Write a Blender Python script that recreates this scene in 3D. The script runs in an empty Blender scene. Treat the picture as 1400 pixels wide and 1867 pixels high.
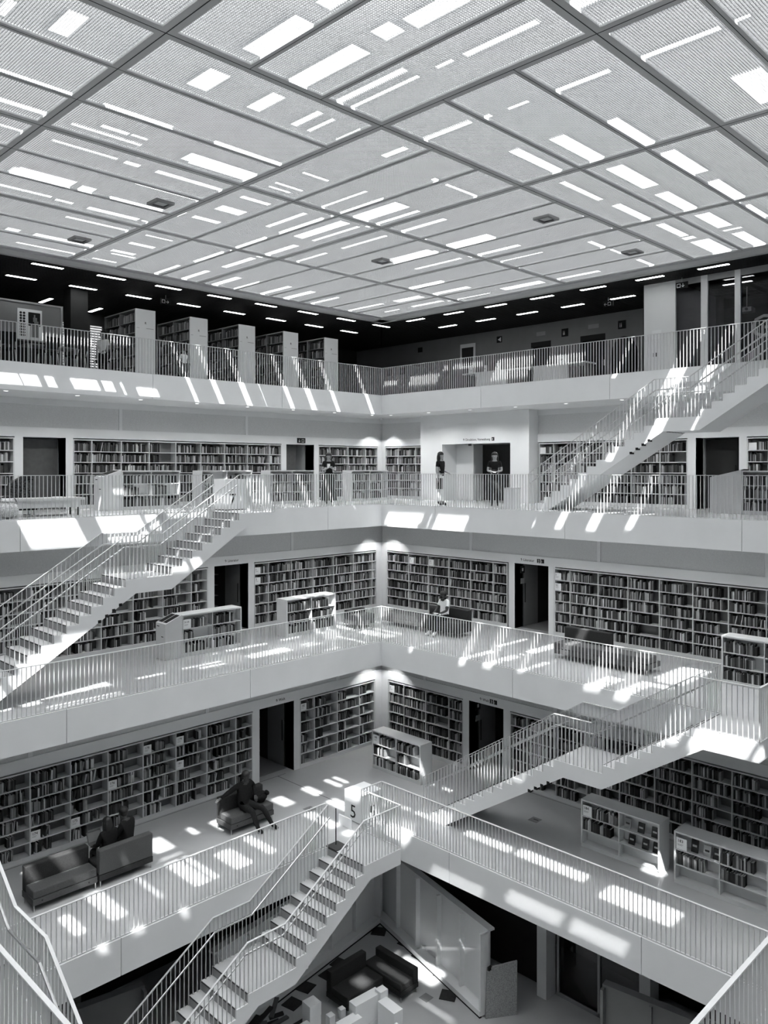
import bpy, bmesh, math, random
from mathutils import Vector, Matrix

# ------------------------------------------------------------------ camera, sky, sun, exposure
scene = bpy.context.scene
COL = scene.collection
YAW = 0.7823
cam_data = bpy.data.cameras.new('camera')
cam_data.sensor_fit = 'VERTICAL'
cam_data.sensor_height = 36.0
cam_data.sensor_width = 36.0
cam_data.lens = 1458.3 / 1867.0 * 36.0
cam_data.shift_y = -(933.5 - 855.4) / 1867.0
cam_data.clip_start = 0.05
cam_data.clip_end = 200
cam = bpy.data.objects.new('camera', cam_data)
COL.objects.link(cam)
cam.location = (0, 0, 0)
cam.rotation_euler = (math.pi / 2, 0, YAW - math.pi / 2)
scene.camera = cam

world = bpy.data.worlds.new('sky')
scene.world = world
world.use_nodes = True
bg = world.node_tree.nodes['Background']
bg.inputs[0].default_value = (0.86, 0.93, 1.0, 1)
bg.inputs[1].default_value = 1.2

SUN_DIR = Vector((0.492, 0.512, -1.0)).normalized()
sun_data = bpy.data.lights.new('sun', 'SUN')
sun_data.energy = 26.0
sun_data.angle = 0.0093
sun_data.color = (1, 0.995, 0.99)
sun = bpy.data.objects.new('sun', sun_data)
COL.objects.link(sun)
sun.location = (2, 2, 20)
sun.rotation_euler = SUN_DIR.to_track_quat('-Z', 'Y').to_euler()

scene.view_settings.view_transform = 'Standard'
scene.view_settings.look = 'None'
scene.view_settings.gamma = 1
scene.view_settings.use_curve_mapping = False
scene.view_settings.exposure = 1.2
cy = scene.cycles
cy.max_bounces = 9
cy.diffuse_bounces = 6
cy.glossy_bounces = 3
cy.transmission_bounces = 4
cy.transparent_max_bounces = 6
cy.caustics_reflective = False
cy.caustics_refractive = False
cy.sample_clamp_indirect = 6.0
cy.use_denoising = True

random.seed(7)
# ------------------------------------------------------------------ measured building
Z0, STOREY, SLAB = -1.137, 3.804, 0.692
def FZ(l): return Z0 + (l - 3) * STOREY
EDGE = {1: 14.0, 2: 16.25, 3: 18.28, 4: 20.49}
WALL = {1: 18.22, 2: 20.47, 3: 22.50, 4: 24.71}
MIR = 18.74
ZC = 5.30
NEAR = -5.0

def W(side, s, d, z):
    """run, distance outwards and height on one side of the atrium -> world"""
    if side == 'L': return (s, d, z)
    if side == 'R': return (d, s, z)
    if side == 'N': return (MIR - d, s, z)
    return (s, MIR - d, z)          # 'M'

# ------------------------------------------------------------------ materials
def mat(name, v, rough=0.6, noise=0.06, scale=3.0, spec=0.3, metal=0.0, bump=0.0, tint=(0.975, 0.992, 1.0)):
    m = bpy.data.materials.new(name)
    m.use_nodes = True
    nt = m.node_tree
    b = nt.nodes['Principled BSDF']
    b.inputs['Roughness'].default_value = rough
    b.inputs['Metallic'].default_value = metal
    b.inputs['Specular IOR Level'].default_value = spec
    tc = nt.nodes.new('ShaderNodeTexCoord')
    nz = nt.nodes.new('ShaderNodeTexNoise')
    nz.inputs['Scale'].default_value = scale
    nz.inputs['Detail'].default_value = 4
    rp = nt.nodes.new('ShaderNodeValToRGB')
    lo, hi = v * (1 - noise), min(1, v * (1 + noise))
    rp.color_ramp.elements[0].position = 0.3
    rp.color_ramp.elements[1].position = 0.7
    rp.color_ramp.elements[0].color = (lo * tint[0], lo * tint[1], lo * tint[2], 1)
    rp.color_ramp.elements[1].color = (hi * tint[0], hi * tint[1], hi * tint[2], 1)
    nt.links.new(tc.outputs['Object'], nz.inputs['Vector'])
    nt.links.new(nz.outputs['Fac'], rp.inputs['Fac'])
    nt.links.new(rp.outputs['Color'], b.inputs['Base Color'])
    if bump:
        bp = nt.nodes.new('ShaderNodeBump')
        bp.inputs['Strength'].default_value = bump
        nt.links.new(nz.outputs['Fac'], bp.inputs['Height'])
        nt.links.new(bp.outputs['Normal'], b.inputs['Normal'])
    return m

def emit(name, v, strength):
    m = bpy.data.materials.new(name)
    m.use_nodes = True
    nt = m.node_tree
    nt.nodes.clear()
    e = nt.nodes.new('ShaderNodeEmission')
    e.inputs[0].default_value = (v * 0.99, v, v, 1)
    e.inputs[1].default_value = strength
    o = nt.nodes.new('ShaderNodeOutputMaterial')
    nt.links.new(e.outputs[0], o.inputs[0])
    return m

def frosted(name, v):
    m = bpy.data.materials.new(name)
    m.use_nodes = True
    nt = m.node_tree
    nt.nodes.clear()
    t = nt.nodes.new('ShaderNodeBsdfTranslucent')
    t.inputs[0].default_value = (v, v, v, 1)
    d = nt.nodes.new('ShaderNodeBsdfDiffuse')
    d.inputs[0].default_value = (0.8, 0.8, 0.8, 1)
    mx = nt.nodes.new('ShaderNodeMixShader')
    mx.inputs[0].default_value = 0.35
    o = nt.nodes.new('ShaderNodeOutputMaterial')
    nt.links.new(t.outputs[0], mx.inputs[1])
    nt.links.new(d.outputs[0], mx.inputs[2])
    nt.links.new(mx.outputs[0], o.inputs[0])
    return m

def glass(name, tint=0.25):
    m = bpy.data.materials.new(name)
    m.use_nodes = True
    nt = m.node_tree
    nt.nodes.clear()
    t = nt.nodes.new('ShaderNodeBsdfTransparent')
    t.inputs[0].default_value = (tint, tint, tint * 1.03, 1)
    g = nt.nodes.new('ShaderNodeBsdfGlossy')
    g.inputs['Roughness'].default_value = 0.03
    g.inputs[0].default_value = (0.9, 0.9, 0.9, 1)
    f = nt.nodes.new('ShaderNodeFresnel')
    f.inputs[0].default_value = 1.45
    mx = nt.nodes.new('ShaderNodeMixShader')
    o = nt.nodes.new('ShaderNodeOutputMaterial')
    nt.links.new(f.outputs[0], mx.inputs[0])
    nt.links.new(t.outputs[0], mx.inputs[1])
    nt.links.new(g.outputs[0], mx.inputs[2])
    nt.links.new(mx.outputs[0], o.inputs[0])
    return m

M = {
    'white': mat('white_paint', 0.78, 0.7, 0.02, 1.5),
    'fascia': mat('fascia_paint', 0.80, 0.75, 0.025, 1.2),
    'soffit': mat('soffit_paint', 0.70, 0.8, 0.03, 1.0),
    'floor': mat('pale_floor', 0.47, 0.22, 0.05, 0.7, 0.5),
    'ground': mat('ground_floor', 0.42, 0.4, 0.06, 1.0, 0.4),
    'wall': mat('wall_paint', 0.72, 0.85, 0.03, 1.0),
    'panel': mat('acoustic_panel', 0.60, 0.9, 0.06, 40.0),
    'dim': mat('grey_wall', 0.20, 0.85, 0.05, 2.0),
    'black': mat('black_paint', 0.012, 0.6, 0.1, 3.0, 0.2),
    'slat': mat('dark_slat', 0.009, 0.6, 0.15, 6.0, 0.2),
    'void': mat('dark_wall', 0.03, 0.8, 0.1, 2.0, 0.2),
    'door': mat('dark_door', 0.10, 0.5, 0.1, 8.0),
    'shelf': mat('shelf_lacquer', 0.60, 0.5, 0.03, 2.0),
    'back': mat('shelf_back_shade', 0.20, 0.7, 0.05, 2.0),  # grey carries the shade inside the wall shelves
    'rail': mat('rail_enamel', 0.62, 0.4, 0.02, 3.0, 0.4),
    'steel': mat('brushed_steel', 0.55, 0.3, 0.1, 30.0, 0.5, 0.9),
    'riser': mat('riser_shade', 0.30, 0.7, 0.05, 3.0),  # shade on the step fronts is put into this grey
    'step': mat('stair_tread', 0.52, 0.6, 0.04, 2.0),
    'nosing': mat('nosing_shadow', 0.05, 0.6, 0.1, 4.0),
    'frame': mat('ceiling_frame', 0.47, 0.6, 0.04, 2.0),
    'louvre': mat('louvre_white', 0.35, 0.5, 0.02, 2.0),
    'roof': frosted('frosted_roof_glass', 0.62),
    'lamp': emit('lamp_diffuser', 1.0, 9.0),
    'day': emit('daylit_window', 1.0, 0.4),
    'card': mat('card_white', 0.80, 0.7, 0.02, 3.0),
    'ink': mat('black_ink', 0.012, 0.7, 0.1, 3.0, 0.2),
    'sofa_dark': mat('dark_felt', 0.04, 0.95, 0.2, 60.0, 0.1, bump=0.05),
    'sofa_grey': mat('grey_felt', 0.09, 0.95, 0.15, 60.0, 0.1, bump=0.05),
    'skin': mat('skin', 0.36, 0.6, 0.05, 5.0),
    'hair': mat('dark_hair', 0.014, 0.5, 0.2, 40.0, 0.4),
    'skin_darkened': mat('silhouette_skin', 0.05, 0.6, 0.1, 5.0),  # skin darkened so the figures read as shaded silhouettes
    'cloth_black': mat('black_cloth', 0.016, 0.9, 0.2, 25.0, 0.1),
    'cloth_white': mat('white_cloth', 0.78, 0.9, 0.05, 25.0, 0.1),
    'cloth_grey': mat('grey_cloth', 0.12, 0.9, 0.2, 25.0, 0.1),
    'denim': mat('dark_denim', 0.02, 0.9, 0.2, 25.0, 0.1),
    'osb': mat('chipboard', 0.34, 0.8, 0.35, 45.0, 0.2),
    'glass': glass('tinted_glass', 0.45),
    'model': mat('model_white', 0.80, 0.7, 0.02, 2.0),
    'tile': mat('dark_mat', 0.025, 0.8, 0.25, 12.0),
    'letter': mat('grey_vinyl', 0.30, 0.6, 0.05, 4.0),
    'seam': mat('dark_seam', 0.03, 0.8, 0.1, 3.0),
}
BOOKV = [0.010, 0.016, 0.03, 0.055, 0.10, 0.18, 0.28, 0.42, 0.62]
BOOKW = [17, 15, 12, 11, 10, 12, 12, 10, 6]
TONE = ['black', 'black', 'dark', 'dark', 'dark grey', 'grey', 'pale grey', 'pale', 'white']
BM = [mat('book_cloth_%s' % n, v, 0.6, 0.12, 8.0) for n, v in zip('abcdefghi', BOOKV)]

# ------------------------------------------------------------------ mesh and object helpers
class B:
    def __init__(self):
        self.v, self.f, self.m = [], [], []
    def add(self, verts, faces, mi=0):
        o = len(self.v)
        self.v += [tuple(p) for p in verts]
        for q in faces:
            self.f.append(tuple(i + o for i in q)); self.m.append(mi)
    def box(self, x0, x1, y0, y1, z0, z1, mi=0):
        if x1 < x0: x0, x1 = x1, x0
        if y1 < y0: y0, y1 = y1, y0
        if z1 < z0: z0, z1 = z1, z0
        self.add([(x0, y0, z0), (x1, y0, z0), (x1, y1, z0), (x0, y1, z0), (x0, y0, z1), (x1, y0, z1), (x1, y1, z1), (x0, y1, z1)],
                 [(0, 3, 2, 1), (4, 5, 6, 7), (0, 1, 5, 4), (1, 2, 6, 5), (2, 3, 7, 6), (3, 0, 4, 7)], mi)
    def sbox(self, side, s0, s1, d0, d1, z0, z1, mi=0):
        a, b = W(side, s0, d0, z0), W(side, s1, d1, z1)
        self.box(a[0], b[0], a[1], b[1], a[2], b[2], mi)
    def hexa(self, p, mi=0):
        self.add(p, [(0, 3, 2, 1), (4, 5, 6, 7), (0, 1, 5, 4), (1, 2, 6, 5), (2, 3, 7, 6), (3, 0, 4, 7)], mi)
    def tube(self, p0, p1, r0, r1=None, n=8, mi=0):
        p0, p1 = Vector(p0), Vector(p1)
        r1 = r0 if r1 is None else r1
        d = (p1 - p0).normalized()
        a = d.orthogonal().normalized(); c = d.cross(a)
        vs = []
        for p, r in ((p0, r0), (p1, r1)):
            for i in range(n):
                t = 2 * math.pi * i / n
                vs.append(p + a * (r * math.cos(t)) + c * (r * math.sin(t)))
        fs = [(i, (i + 1) % n, n + (i + 1) % n, n + i) for i in range(n)]
        fs += [tuple(range(n - 1, -1, -1)), tuple(range(n, 2 * n))]
        self.add(vs, fs, mi)
    def prism(self, poly, mapf, w0, w1, mi=0):
        n = len(poly)
        vs = [mapf(a, b, w0) for a, b in poly] + [mapf(a, b, w1) for a, b in poly]
        fs = [tuple(range(n)), tuple(range(2 * n - 1, n - 1, -1))]
        fs += [(i, (i + 1) % n, n + (i + 1) % n, n + i) for i in range(n)]
        self.add(vs, fs, mi)
    def ball(self, c, rx, ry, rz, nu=12, nv=8, mi=0, cut=-1.0):
        vs, fs = [], []
        for j in range(nv + 1):
            t = -math.pi / 2 + math.pi * j / nv
            for i in range(nu):
                a = 2 * math.pi * i / nu
                z = max(math.sin(t), cut)
                vs.append((c[0] + rx * math.cos(t) * math.cos(a), c[1] + ry * math.cos(t) * math.sin(a), c[2] + rz * z))
        for j in range(nv):
            for i in range(nu):
                fs.append((j * nu + i, j * nu + (i + 1) % nu, (j + 1) * nu + (i + 1) % nu, (j + 1) * nu + i))
        self.add(vs, fs, mi)
    def mesh(self, name, mats, off=(0, 0, 0), smooth=False, fix=False):
        me = bpy.data.meshes.new(name)
        me.from_pydata([(p[0] - off[0], p[1] - off[1], p[2] - off[2]) for p in self.v], [], self.f)
        if not isinstance(mats, (list, tuple)): mats = [mats]
        for m in mats: me.materials.append(m)
        me.polygons.foreach_set('material_index', self.m)
        if smooth: me.polygons.foreach_set('use_smooth', [True] * len(self.f))
        if fix:
            bm = bmesh.new(); bm.from_mesh(me)
            bmesh.ops.recalc_face_normals(bm, faces=bm.faces)
            bm.to_mesh(me); bm.free()
        me.update()
        return me

def wloc(o):
    p = Vector(o.location)
    while o.parent is not None:
        o = o.parent; p = p + Vector(o.location)
    return p

def put(name, me, parent=None, loc=(0, 0, 0), scale=None, rot=None, kind=None):
    """link mesh data; loc is given in the world"""
    o = bpy.data.objects.new(name, me)
    COL.objects.link(o)
    if parent is not None:
        o.parent = parent
        o.location = Vector(loc) - wloc(parent)
    else:
        o.location = loc
    if scale: o.scale = scale
    if rot: o.rotation_euler = rot
    if kind: o['kind'] = kind
    return o

def part(name, b, mats, parent, smooth=False, fix=False, kind=None, label=None):
    """a mesh whose vertices are in world coordinates, parented to a thing"""
    off = wloc(parent)
    o = put(name, b.mesh(name, mats, off, smooth, fix), parent, off)
    if kind: o['kind'] = kind
    if label: o['label'] = label
    return o

def tag(o, label, cat, group=None):
    o['label'] = label; o['category'] = cat
    if group: o['group'] = group
    return o

def thing(name, label, cat, loc, group=None):
    o = bpy.data.objects.new(name, None)
    COL.objects.link(o); o.location = loc; o.empty_display_size = 0.1
    return tag(o, label, cat, group)

def solo(name, b, mats, label, cat, loc=None, group=None, smooth=False, fix=False):
    if loc is None:
        xs = [p for p in b.v]
        loc = (sum(p[0] for p in xs) / len(xs), sum(p[1] for p in xs) / len(xs), min(p[2] for p in xs))
    return tag(put(name, b.mesh(name, mats, loc, smooth, fix), None, loc), label, cat, group)

def struct(name, b, mats, loc=(0, 0, 0), fix=False):
    o = put(name, b.mesh(name, mats, loc, False, fix), None, loc)
    o['kind'] = 'structure'
    return o

def structroot(name, loc):
    o = bpy.data.objects.new(name, None)
    COL.objects.link(o); o.location = loc; o['kind'] = 'structure'
    return o

ROT = {'L': (math.pi / 2, 0, 0), 'R': (math.pi / 2, 0, -math.pi / 2), 'UP': (0, 0, 0)}
def text(body, size, side, s, d, z, m, parent, name='lettering', rot=None, align='LEFT', ext=0.0015):
    cu = bpy.data.curves.new(name, 'FONT')
    cu.body = body; cu.size = size; cu.extrude = ext; cu.align_x = align
    cu.materials.append(m); cu.resolution_u = 2
    tmp = bpy.data.objects.new('tmp', cu)
    me = bpy.data.meshes.new_from_object(tmp)
    bpy.data.objects.remove(tmp); bpy.data.curves.remove(cu)
    me.name = name
    me.materials.clear(); me.materials.append(m)
    o = bpy.data.objects.new(name, me)
    COL.objects.link(o)
    p = Vector(W(side, s, d, z))
    o.parent = parent
    o.location = p - wloc(parent)
    o.rotation_euler = rot or ROT[side]
    return o

# ------------------------------------------------------------------ roof, luminous ceiling
SUN_OPEN = """4.04,4.27,9.20,9.79; 4.98,5.09,9.16,9.83; 3.90,5.11,11.18,11.28; 4.18,5.12,12.08,12.18; 4.49,5.12,12.98,13.08; 5.42,6.55,11.17,11.27; 5.77,6.18,11.88,11.98; 6.25,6.50,11.86,11.96; 5.41,6.57,12.14,12.24; 5.01,5.11,7.99,8.86; 3.45,3.55,9.49,9.86; 5.96,6.26,7.39,8.46; 6.88,7.18,7.38,8.82; 5.97,6.19,6.75,7.05; 5.97,6.28,9.20,9.78; 6.95,7.20,9.16,9.81; 7.80,7.90,9.17,9.79; 8.11,8.21,9.18,9.78; 8.68,8.79,9.14,9.73; 7.77,7.87,7.35,8.83; 8.03,8.13,7.35,8.84; 8.71,8.81,7.35,8.82; 6.84,7.13,6.73,7.02; 6.90,7.18,5.76,6.56; 8.02,8.12,6.74,7.02; 8.04,8.14,5.42,6.56; 8.72,8.82,6.74,7.02; 8.75,8.85,5.40,6.55; 9.68,9.78,7.38,7.59; 9.71,9.81,6.71,7.07; 9.72,9.82,5.45,6.36; 9.62,9.76,7.77,8.72; 8.80,8.90,4.13,5.10; 9.72,9.82,3.96,5.09; 9.70,9.80,3.61,3.82; 11.13,12.23,3.95,4.35; 11.09,12.56,5.01,5.11; 11.15,12.62,6.07,6.34; 11.10,12.67,6.99,7.26; 12.97,14.35,6.97,7.28; 12.97,14.33,6.01,6.35; 14.85,16.41,6.98,7.27; 14.87,16.45,6.05,6.34; 14.84,16.38,7.98,8.20; 14.82,16.39,8.83,8.93; 16.67,17.94,7.95,8.17; 18.04,18.27,7.93,8.19; 18.53,20.08,7.76,8.18; 16.64,17.89,6.94,7.26; 18.12,18.22,6.89,7.28; 18.53,20.09,6.96,7.24; 16.71,17.81,6.14,6.32; 16.69,18.25,8.81,8.91; 16.79,17.66,9.80,9.90; 17.76,18.28,9.78,9.88; 18.67,18.77,9.66,9.84; 19.06,20.12,9.77,9.87; 12.96,14.63,4.98,5.09; 11.08,12.65,7.82,8.04; 11.06,12.66,8.77,8.87; 11.11,11.35,9.73,9.83; 11.53,12.62,9.75,9.85; 9.68,9.78,9.14,9.66; 12.95,14.37,8.12,8.22; 11.19,11.29,11.14,12.73; 11.57,12.01,11.16,12.66; 12.23,12.36,11.20,12.76; 12.50,12.60,11.13,12.60; 11.16,11.26,12.94,14.47; 11.59,11.86,12.85,14.46; 12.11,12.21,12.87,14.44; 12.55,12.65,12.95,14.51; 10.67,10.77,11.12,12.64; 10.68,10.78,13.01,14.33; 11.14,11.24,14.96,16.44; 11.17,11.27,16.70,18.04; 11.99,12.14,16.69,18.01; 12.02,12.18,14.98,16.53; 13.74,13.84,14.84,16.50; 13.03,13.13,14.99,16.37; 13.72,13.82,12.82,14.42; 13.02,13.12,12.93,14.44; 7.32,8.86,11.14,11.31; 7.33,8.88,11.87,12.23; 7.51,8.85,12.22,12.32; 7.33,8.87,12.98,13.13; 7.34,8.90,13.81,13.91; 5.43,6.56,12.99,13.09; 6.70,7.00,13.01,13.11; 5.43,6.55,13.75,13.86; 6.68,7.01,13.78,13.88; 5.42,6.55,14.66,15.02; 6.73,7.01,14.72,15.00; 7.34,8.50,14.88,14.99; 5.57,6.57,15.71,15.85; 6.66,7.03,15.79,15.90; 7.36,8.49,15.81,15.97; 8.57,8.88,15.83,15.93; 6.21,6.53,17.46,17.57; 7.28,8.87,16.72,16.82; 7.33,8.49,17.49,17.59; 6.77,6.97,17.48,17.65; 7.30,8.85,18.44,18.62; 6.70,6.98,18.42,18.63; 7.29,8.82,19.42,19.57; 9.16,9.84,16.74,16.84; 9.19,9.83,17.55,17.73; 9.20,9.80,18.45,18.65; 9.18,9.82,19.52,19.62; 8.84,8.94,14.70,15.08; 9.21,9.86,13.05,13.16; 9.22,9.83,13.81,14.10; 9.21,9.83,14.77,14.93; 9.23,9.82,11.19,11.29; 9.19,9.84,11.95,12.05; 9.23,9.71,12.19,12.29; 13.05,13.15,11.15,12.68; 13.79,13.89,11.15,12.71; 14.73,14.97,11.21,12.65; 15.80,15.94,11.18,12.73; 14.80,14.96,12.94,14.49; 15.77,15.87,12.94,14.51; 16.75,16.85,11.15,12.63; 17.51,17.61,11.14,12.66; 19.39,19.56,11.10,12.51; 19.27,19.60,12.91,14.33; 18.36,18.58,14.82,16.29; 19.51,19.61,14.89,16.55; 19.33,19.48,16.64,17.94; 18.28,18.59,16.67,17.79; 19.35,19.45,18.54,19.23; 17.26,17.54,14.88,16.35; 11.09,11.19,18.66,20.06; 11.90,12.09,18.62,20.14; 12.92,13.10,18.66,19.97; 13.66,13.76,18.65,19.96; 14.63,14.80,18.52,20.05; 15.50,15.76,18.54,20.29; 16.63,16.80,18.64,20.04; 18.27,18.42,18.31,19.98; 0.34,0.65,7.44,8.84; 1.25,1.47,7.47,8.84; -0.37,-0.20,7.43,8.23; 2.19,2.70,7.36,8.91; 3.20,3.59,7.37,8.27; 4.13,4.30,7.44,8.48; 2.33,2.74,9.25,10.08; 7.77,8.34,-0.32,1.37; 8.00,8.23,3.65,5.08; 8.04,8.36,1.76,3.47; 5.77,6.35,3.67,5.19; 4.95,5.18,2.51,3.55; 0.28,0.67,9.46,10.24; -0.15,0.07,9.90,10.82; 12.11,14.38,2.76,3.36; 11.70,12.02,-0.69,0.13; 5.50,6.18,18.74,18.92; 6.23,6.67,18.74,18.92; 6.85,7.09,18.74,18.92; 7.51,8.25,18.74,18.92; 8.35,8.94,18.74,18.91; 9.31,9.94,18.74,18.89; -0.32,-0.17,9.35,9.58; 0.30,0.68,9.35,9.58; 0.37,0.64,8.57,8.91; 1.34,1.47,8.81,9.01; 9.72,10.05,-0.10,1.80; 0.90,1.80,11.72,12.05; 6.72,6.76,3.30,4.80; 6.84,6.88,0.00,2.75; 0.42,0.64,6.75,6.86; 1.34,1.55,6.71,6.79; -0.28,-0.14,6.70,6.78; 1.76,2.90,12.01,12.32; 2.86,3.52,12.04,12.43; 1.77,3.39,11.14,11.39; 11.06,12.56,3.24,3.55; 12.87,14.36,3.12,3.52; 4.27,4.60,4.55,5.01; 5.00,5.24,3.88,5.10; 9.38,9.74,0.63,1.07; 14.61,15.05,13.03,14.46; 14.61,15.05,11.18,12.54; 3.64,5.12,14.58,14.95; 5.52,6.57,14.58,14.95"""
opens = [tuple(float(x) for x in r.split(',')) for r in SUN_OPEN.split(';') if r.strip()]
ZP, ZR = 5.385, 5.46
C0, C1, STEP = -2.52, 20.48, 0.04
N = int(round((C1 - C0) / STEP))
mask = [[False] * N for _ in range(N)]
off_u, off_v = -0.492 * (ZR - ZP), -0.512 * (ZR - ZP)
for u0, u1, v0, v1 in opens:
    i0, i1 = int(round((u0 + off_u - C0) / STEP)), int(round((u1 + off_u - C0) / STEP))
    j0, j1 = int(round((v0 + off_v - C0) / STEP)), int(round((v1 + off_v - C0) / STEP))
    for i in range(max(0, i0), min(N, max(i1, i0 + 1))):
        row = mask[i]
        for j in range(max(0, j0), min(N, max(j1, j0 + 1))):
            row[j] = True
roofb = B()
runs_open = {}
for i in range(N):
    j = 0; cur = {}
    while j < N:
        if mask[i][j]: j += 1; continue
        k = j
        while k < N and not mask[i][k]: k += 1
        cur[(j, k)] = i
        j = k
    for key in list(runs_open):
        if key not in cur:
            a = runs_open.pop(key)
            roofb.add([(C0 + a * STEP, C0 + key[0] * STEP, ZR), (C0 + i * STEP, C0 + key[0] * STEP, ZR), (C0 + i * STEP, C0 + key[1] * STEP, ZR), (C0 + a * STEP, C0 + key[1] * STEP, ZR)], [(0, 1, 2, 3)])
    for key in cur:
        runs_open.setdefault(key, i)
for key, a in runs_open.items():
    roofb.add([(C0 + a * STEP, C0 + key[0] * STEP, ZR), (C1, C0 + key[0] * STEP, ZR), (C1, C0 + key[1] * STEP, ZR), (C0 + a * STEP, C0 + key[1] * STEP, ZR)], [(0, 1, 2, 3)])
struct('roof', roofb, M['roof'])  # unseen roof, its openings shaped to throw the sun patches

ceil = structroot('ceiling', (8.8, 8.8, ZC))
NODE = [5.06 + 3.73 * k for k in range(-2, 5)]
NODE[-1] = 19.98
CELL, WT, LZ0, LZ1 = 0.036, 0.0055, 5.365, 5.387
pan_cache = {}
def ceiling_mesh(longu, la, lb, w):
    key = (longu, round(la, 3), round(lb, 3), w)
    if key in pan_cache: return pan_cache[key]
    fr, lo = B(), B()
    e0, e1 = (0.095, 0.095)
    h0, h1 = 0.035, 0.10
    g = 0.004
    x0, x1, y0, y1 = g, la - g, g, lb - g
    wl, wh = w
    fr.box(x0, x0 + e0, y0, y1, h0, h1); fr.box(x1 - e1, x1, y0, y1, h0, h1)
    fr.box(x0 + e0, x1 - e1, y0, y0 + wl, h0, h1); fr.box(x0 + e0, x1 - e1, y1 - wh, y1, h0, h1)
    z0, z1 = LZ0 - ZC, LZ1 - ZC
    ax0, ax1, ay0, ay1 = x0 + e0, x1 - e1, y0 + wl, y1 - wh
    n = int((ax1 - ax0) / CELL)
    for i in range(1, n):
        x = ax0 + (ax1 - ax0) * i / n
        lo.box(x - WT / 2, x + WT / 2, ay0, ay1, z0, z1)
    n = int((ay1 - ay0) / CELL)
    for i in range(1, n):
        y = ay0 + (ay1 - ay0) * i / n
        lo.box(ax0, ax1, y - WT / 2, y + WT / 2, z0, z1)
    if not longu:
        fr.v = [(p[1], p[0], p[2]) for p in fr.v]; lo.v = [(p[1], p[0], p[2]) for p in lo.v]
        fr.f = [tuple(reversed(q)) for q in fr.f]; lo.f = [tuple(reversed(q)) for q in lo.f]
    pan_cache[key] = (fr.mesh('ceiling_panel', M['frame']), lo.mesh('louvre', M['louvre']))
    return pan_cache[key]
for i in range(len(NODE) - 1):
    for j in range(len(NODE) - 1):
        I, J = i - 2, j - 2
        longu = (J <= 0 and I >= 1) or (I <= 0 and J >= 1)
        du, dv = NODE[i + 1] - NODE[i], NODE[j + 1] - NODE[j]
        for k in range(3):
            w = ((0.095, 0.05), (0.05, 0.05), (0.05, 0.095))[k]
            if longu:
                fm, lm = ceiling_mesh(True, du, dv / 3, w); p = (NODE[i], NODE[j] + dv / 3 * k, ZC)
            else:
                fm, lm = ceiling_mesh(False, dv, du / 3, w); p = (NODE[i] + du / 3 * k, NODE[j], ZC)
            fo = put('ceiling_panel', fm, ceil, p)
            put('louvre', lm, fo, p)
b = B(); zz = ZC + .0335
for i in range(len(NODE) - 1):
    for j in range(len(NODE) - 1):
        I, J = i - 2, j - 2
        longu = (J <= 0 and I >= 1) or (I <= 0 and J >= 1)
        du, dv = NODE[i + 1] - NODE[i], NODE[j + 1] - NODE[j]
        for k in range(3):
            w = .007 if k == 0 else .0045
            if longu: b.box(NODE[i], NODE[i + 1], NODE[j] + dv / 3 * k - w, NODE[j] + dv / 3 * k + w, zz, zz + .003)
            else: b.box(NODE[i] + du / 3 * k - w, NODE[i] + du / 3 * k + w, NODE[j], NODE[j + 1], zz, zz + .003)
        if longu: b.box(NODE[i] - .007, NODE[i] + .007, NODE[j], NODE[j + 1], zz, zz + .003)
        else: b.box(NODE[i], NODE[i + 1], NODE[j] - .007, NODE[j] + .007, zz, zz + .003)
part('joint_strip', b, M['seam'], ceil)
# grey border round the luminous field
bb = B()
for s in ('L', 'R'):
    bb.sbox(s, NODE[0], 20.49, 19.985, 20.44, ZC - 0.01, ZC + 0.2)
    bb.sbox(s, NODE[0], 20.49, 20.44, 20.50, ZC - 0.03, ZC + 0.25)
struct('trim_1', bb, M['frame'])
for x, y in ((8.254, 14.54), (8.22, 18.17), (14.56, 9.59), (18.3, 9.555), (14.545, 14.515)):
    b = B()
    t = thing('ceiling_vent', 'small square grey fitting set in the luminous ceiling', 'vent', (x, y, ZC + 0.02), 'square fittings in the ceiling')
    for a, c, e, f in ((-.2, .2, -.2, -.13), (-.2, .2, .13, .2), (-.2, -.13, -.13, .13), (.13, .2, -.13, .13)):
        b.box(x + a, x + c, y + e, y + f, ZC + 0.02, ZC + 0.10)
    part('frame', b, M['dim'], t)
    b = B(); b.box(x - .13, x + .13, y - .13, y + .13, ZC + .05, ZC + .09)
    part('grille', b, M['frame'], t)

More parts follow.
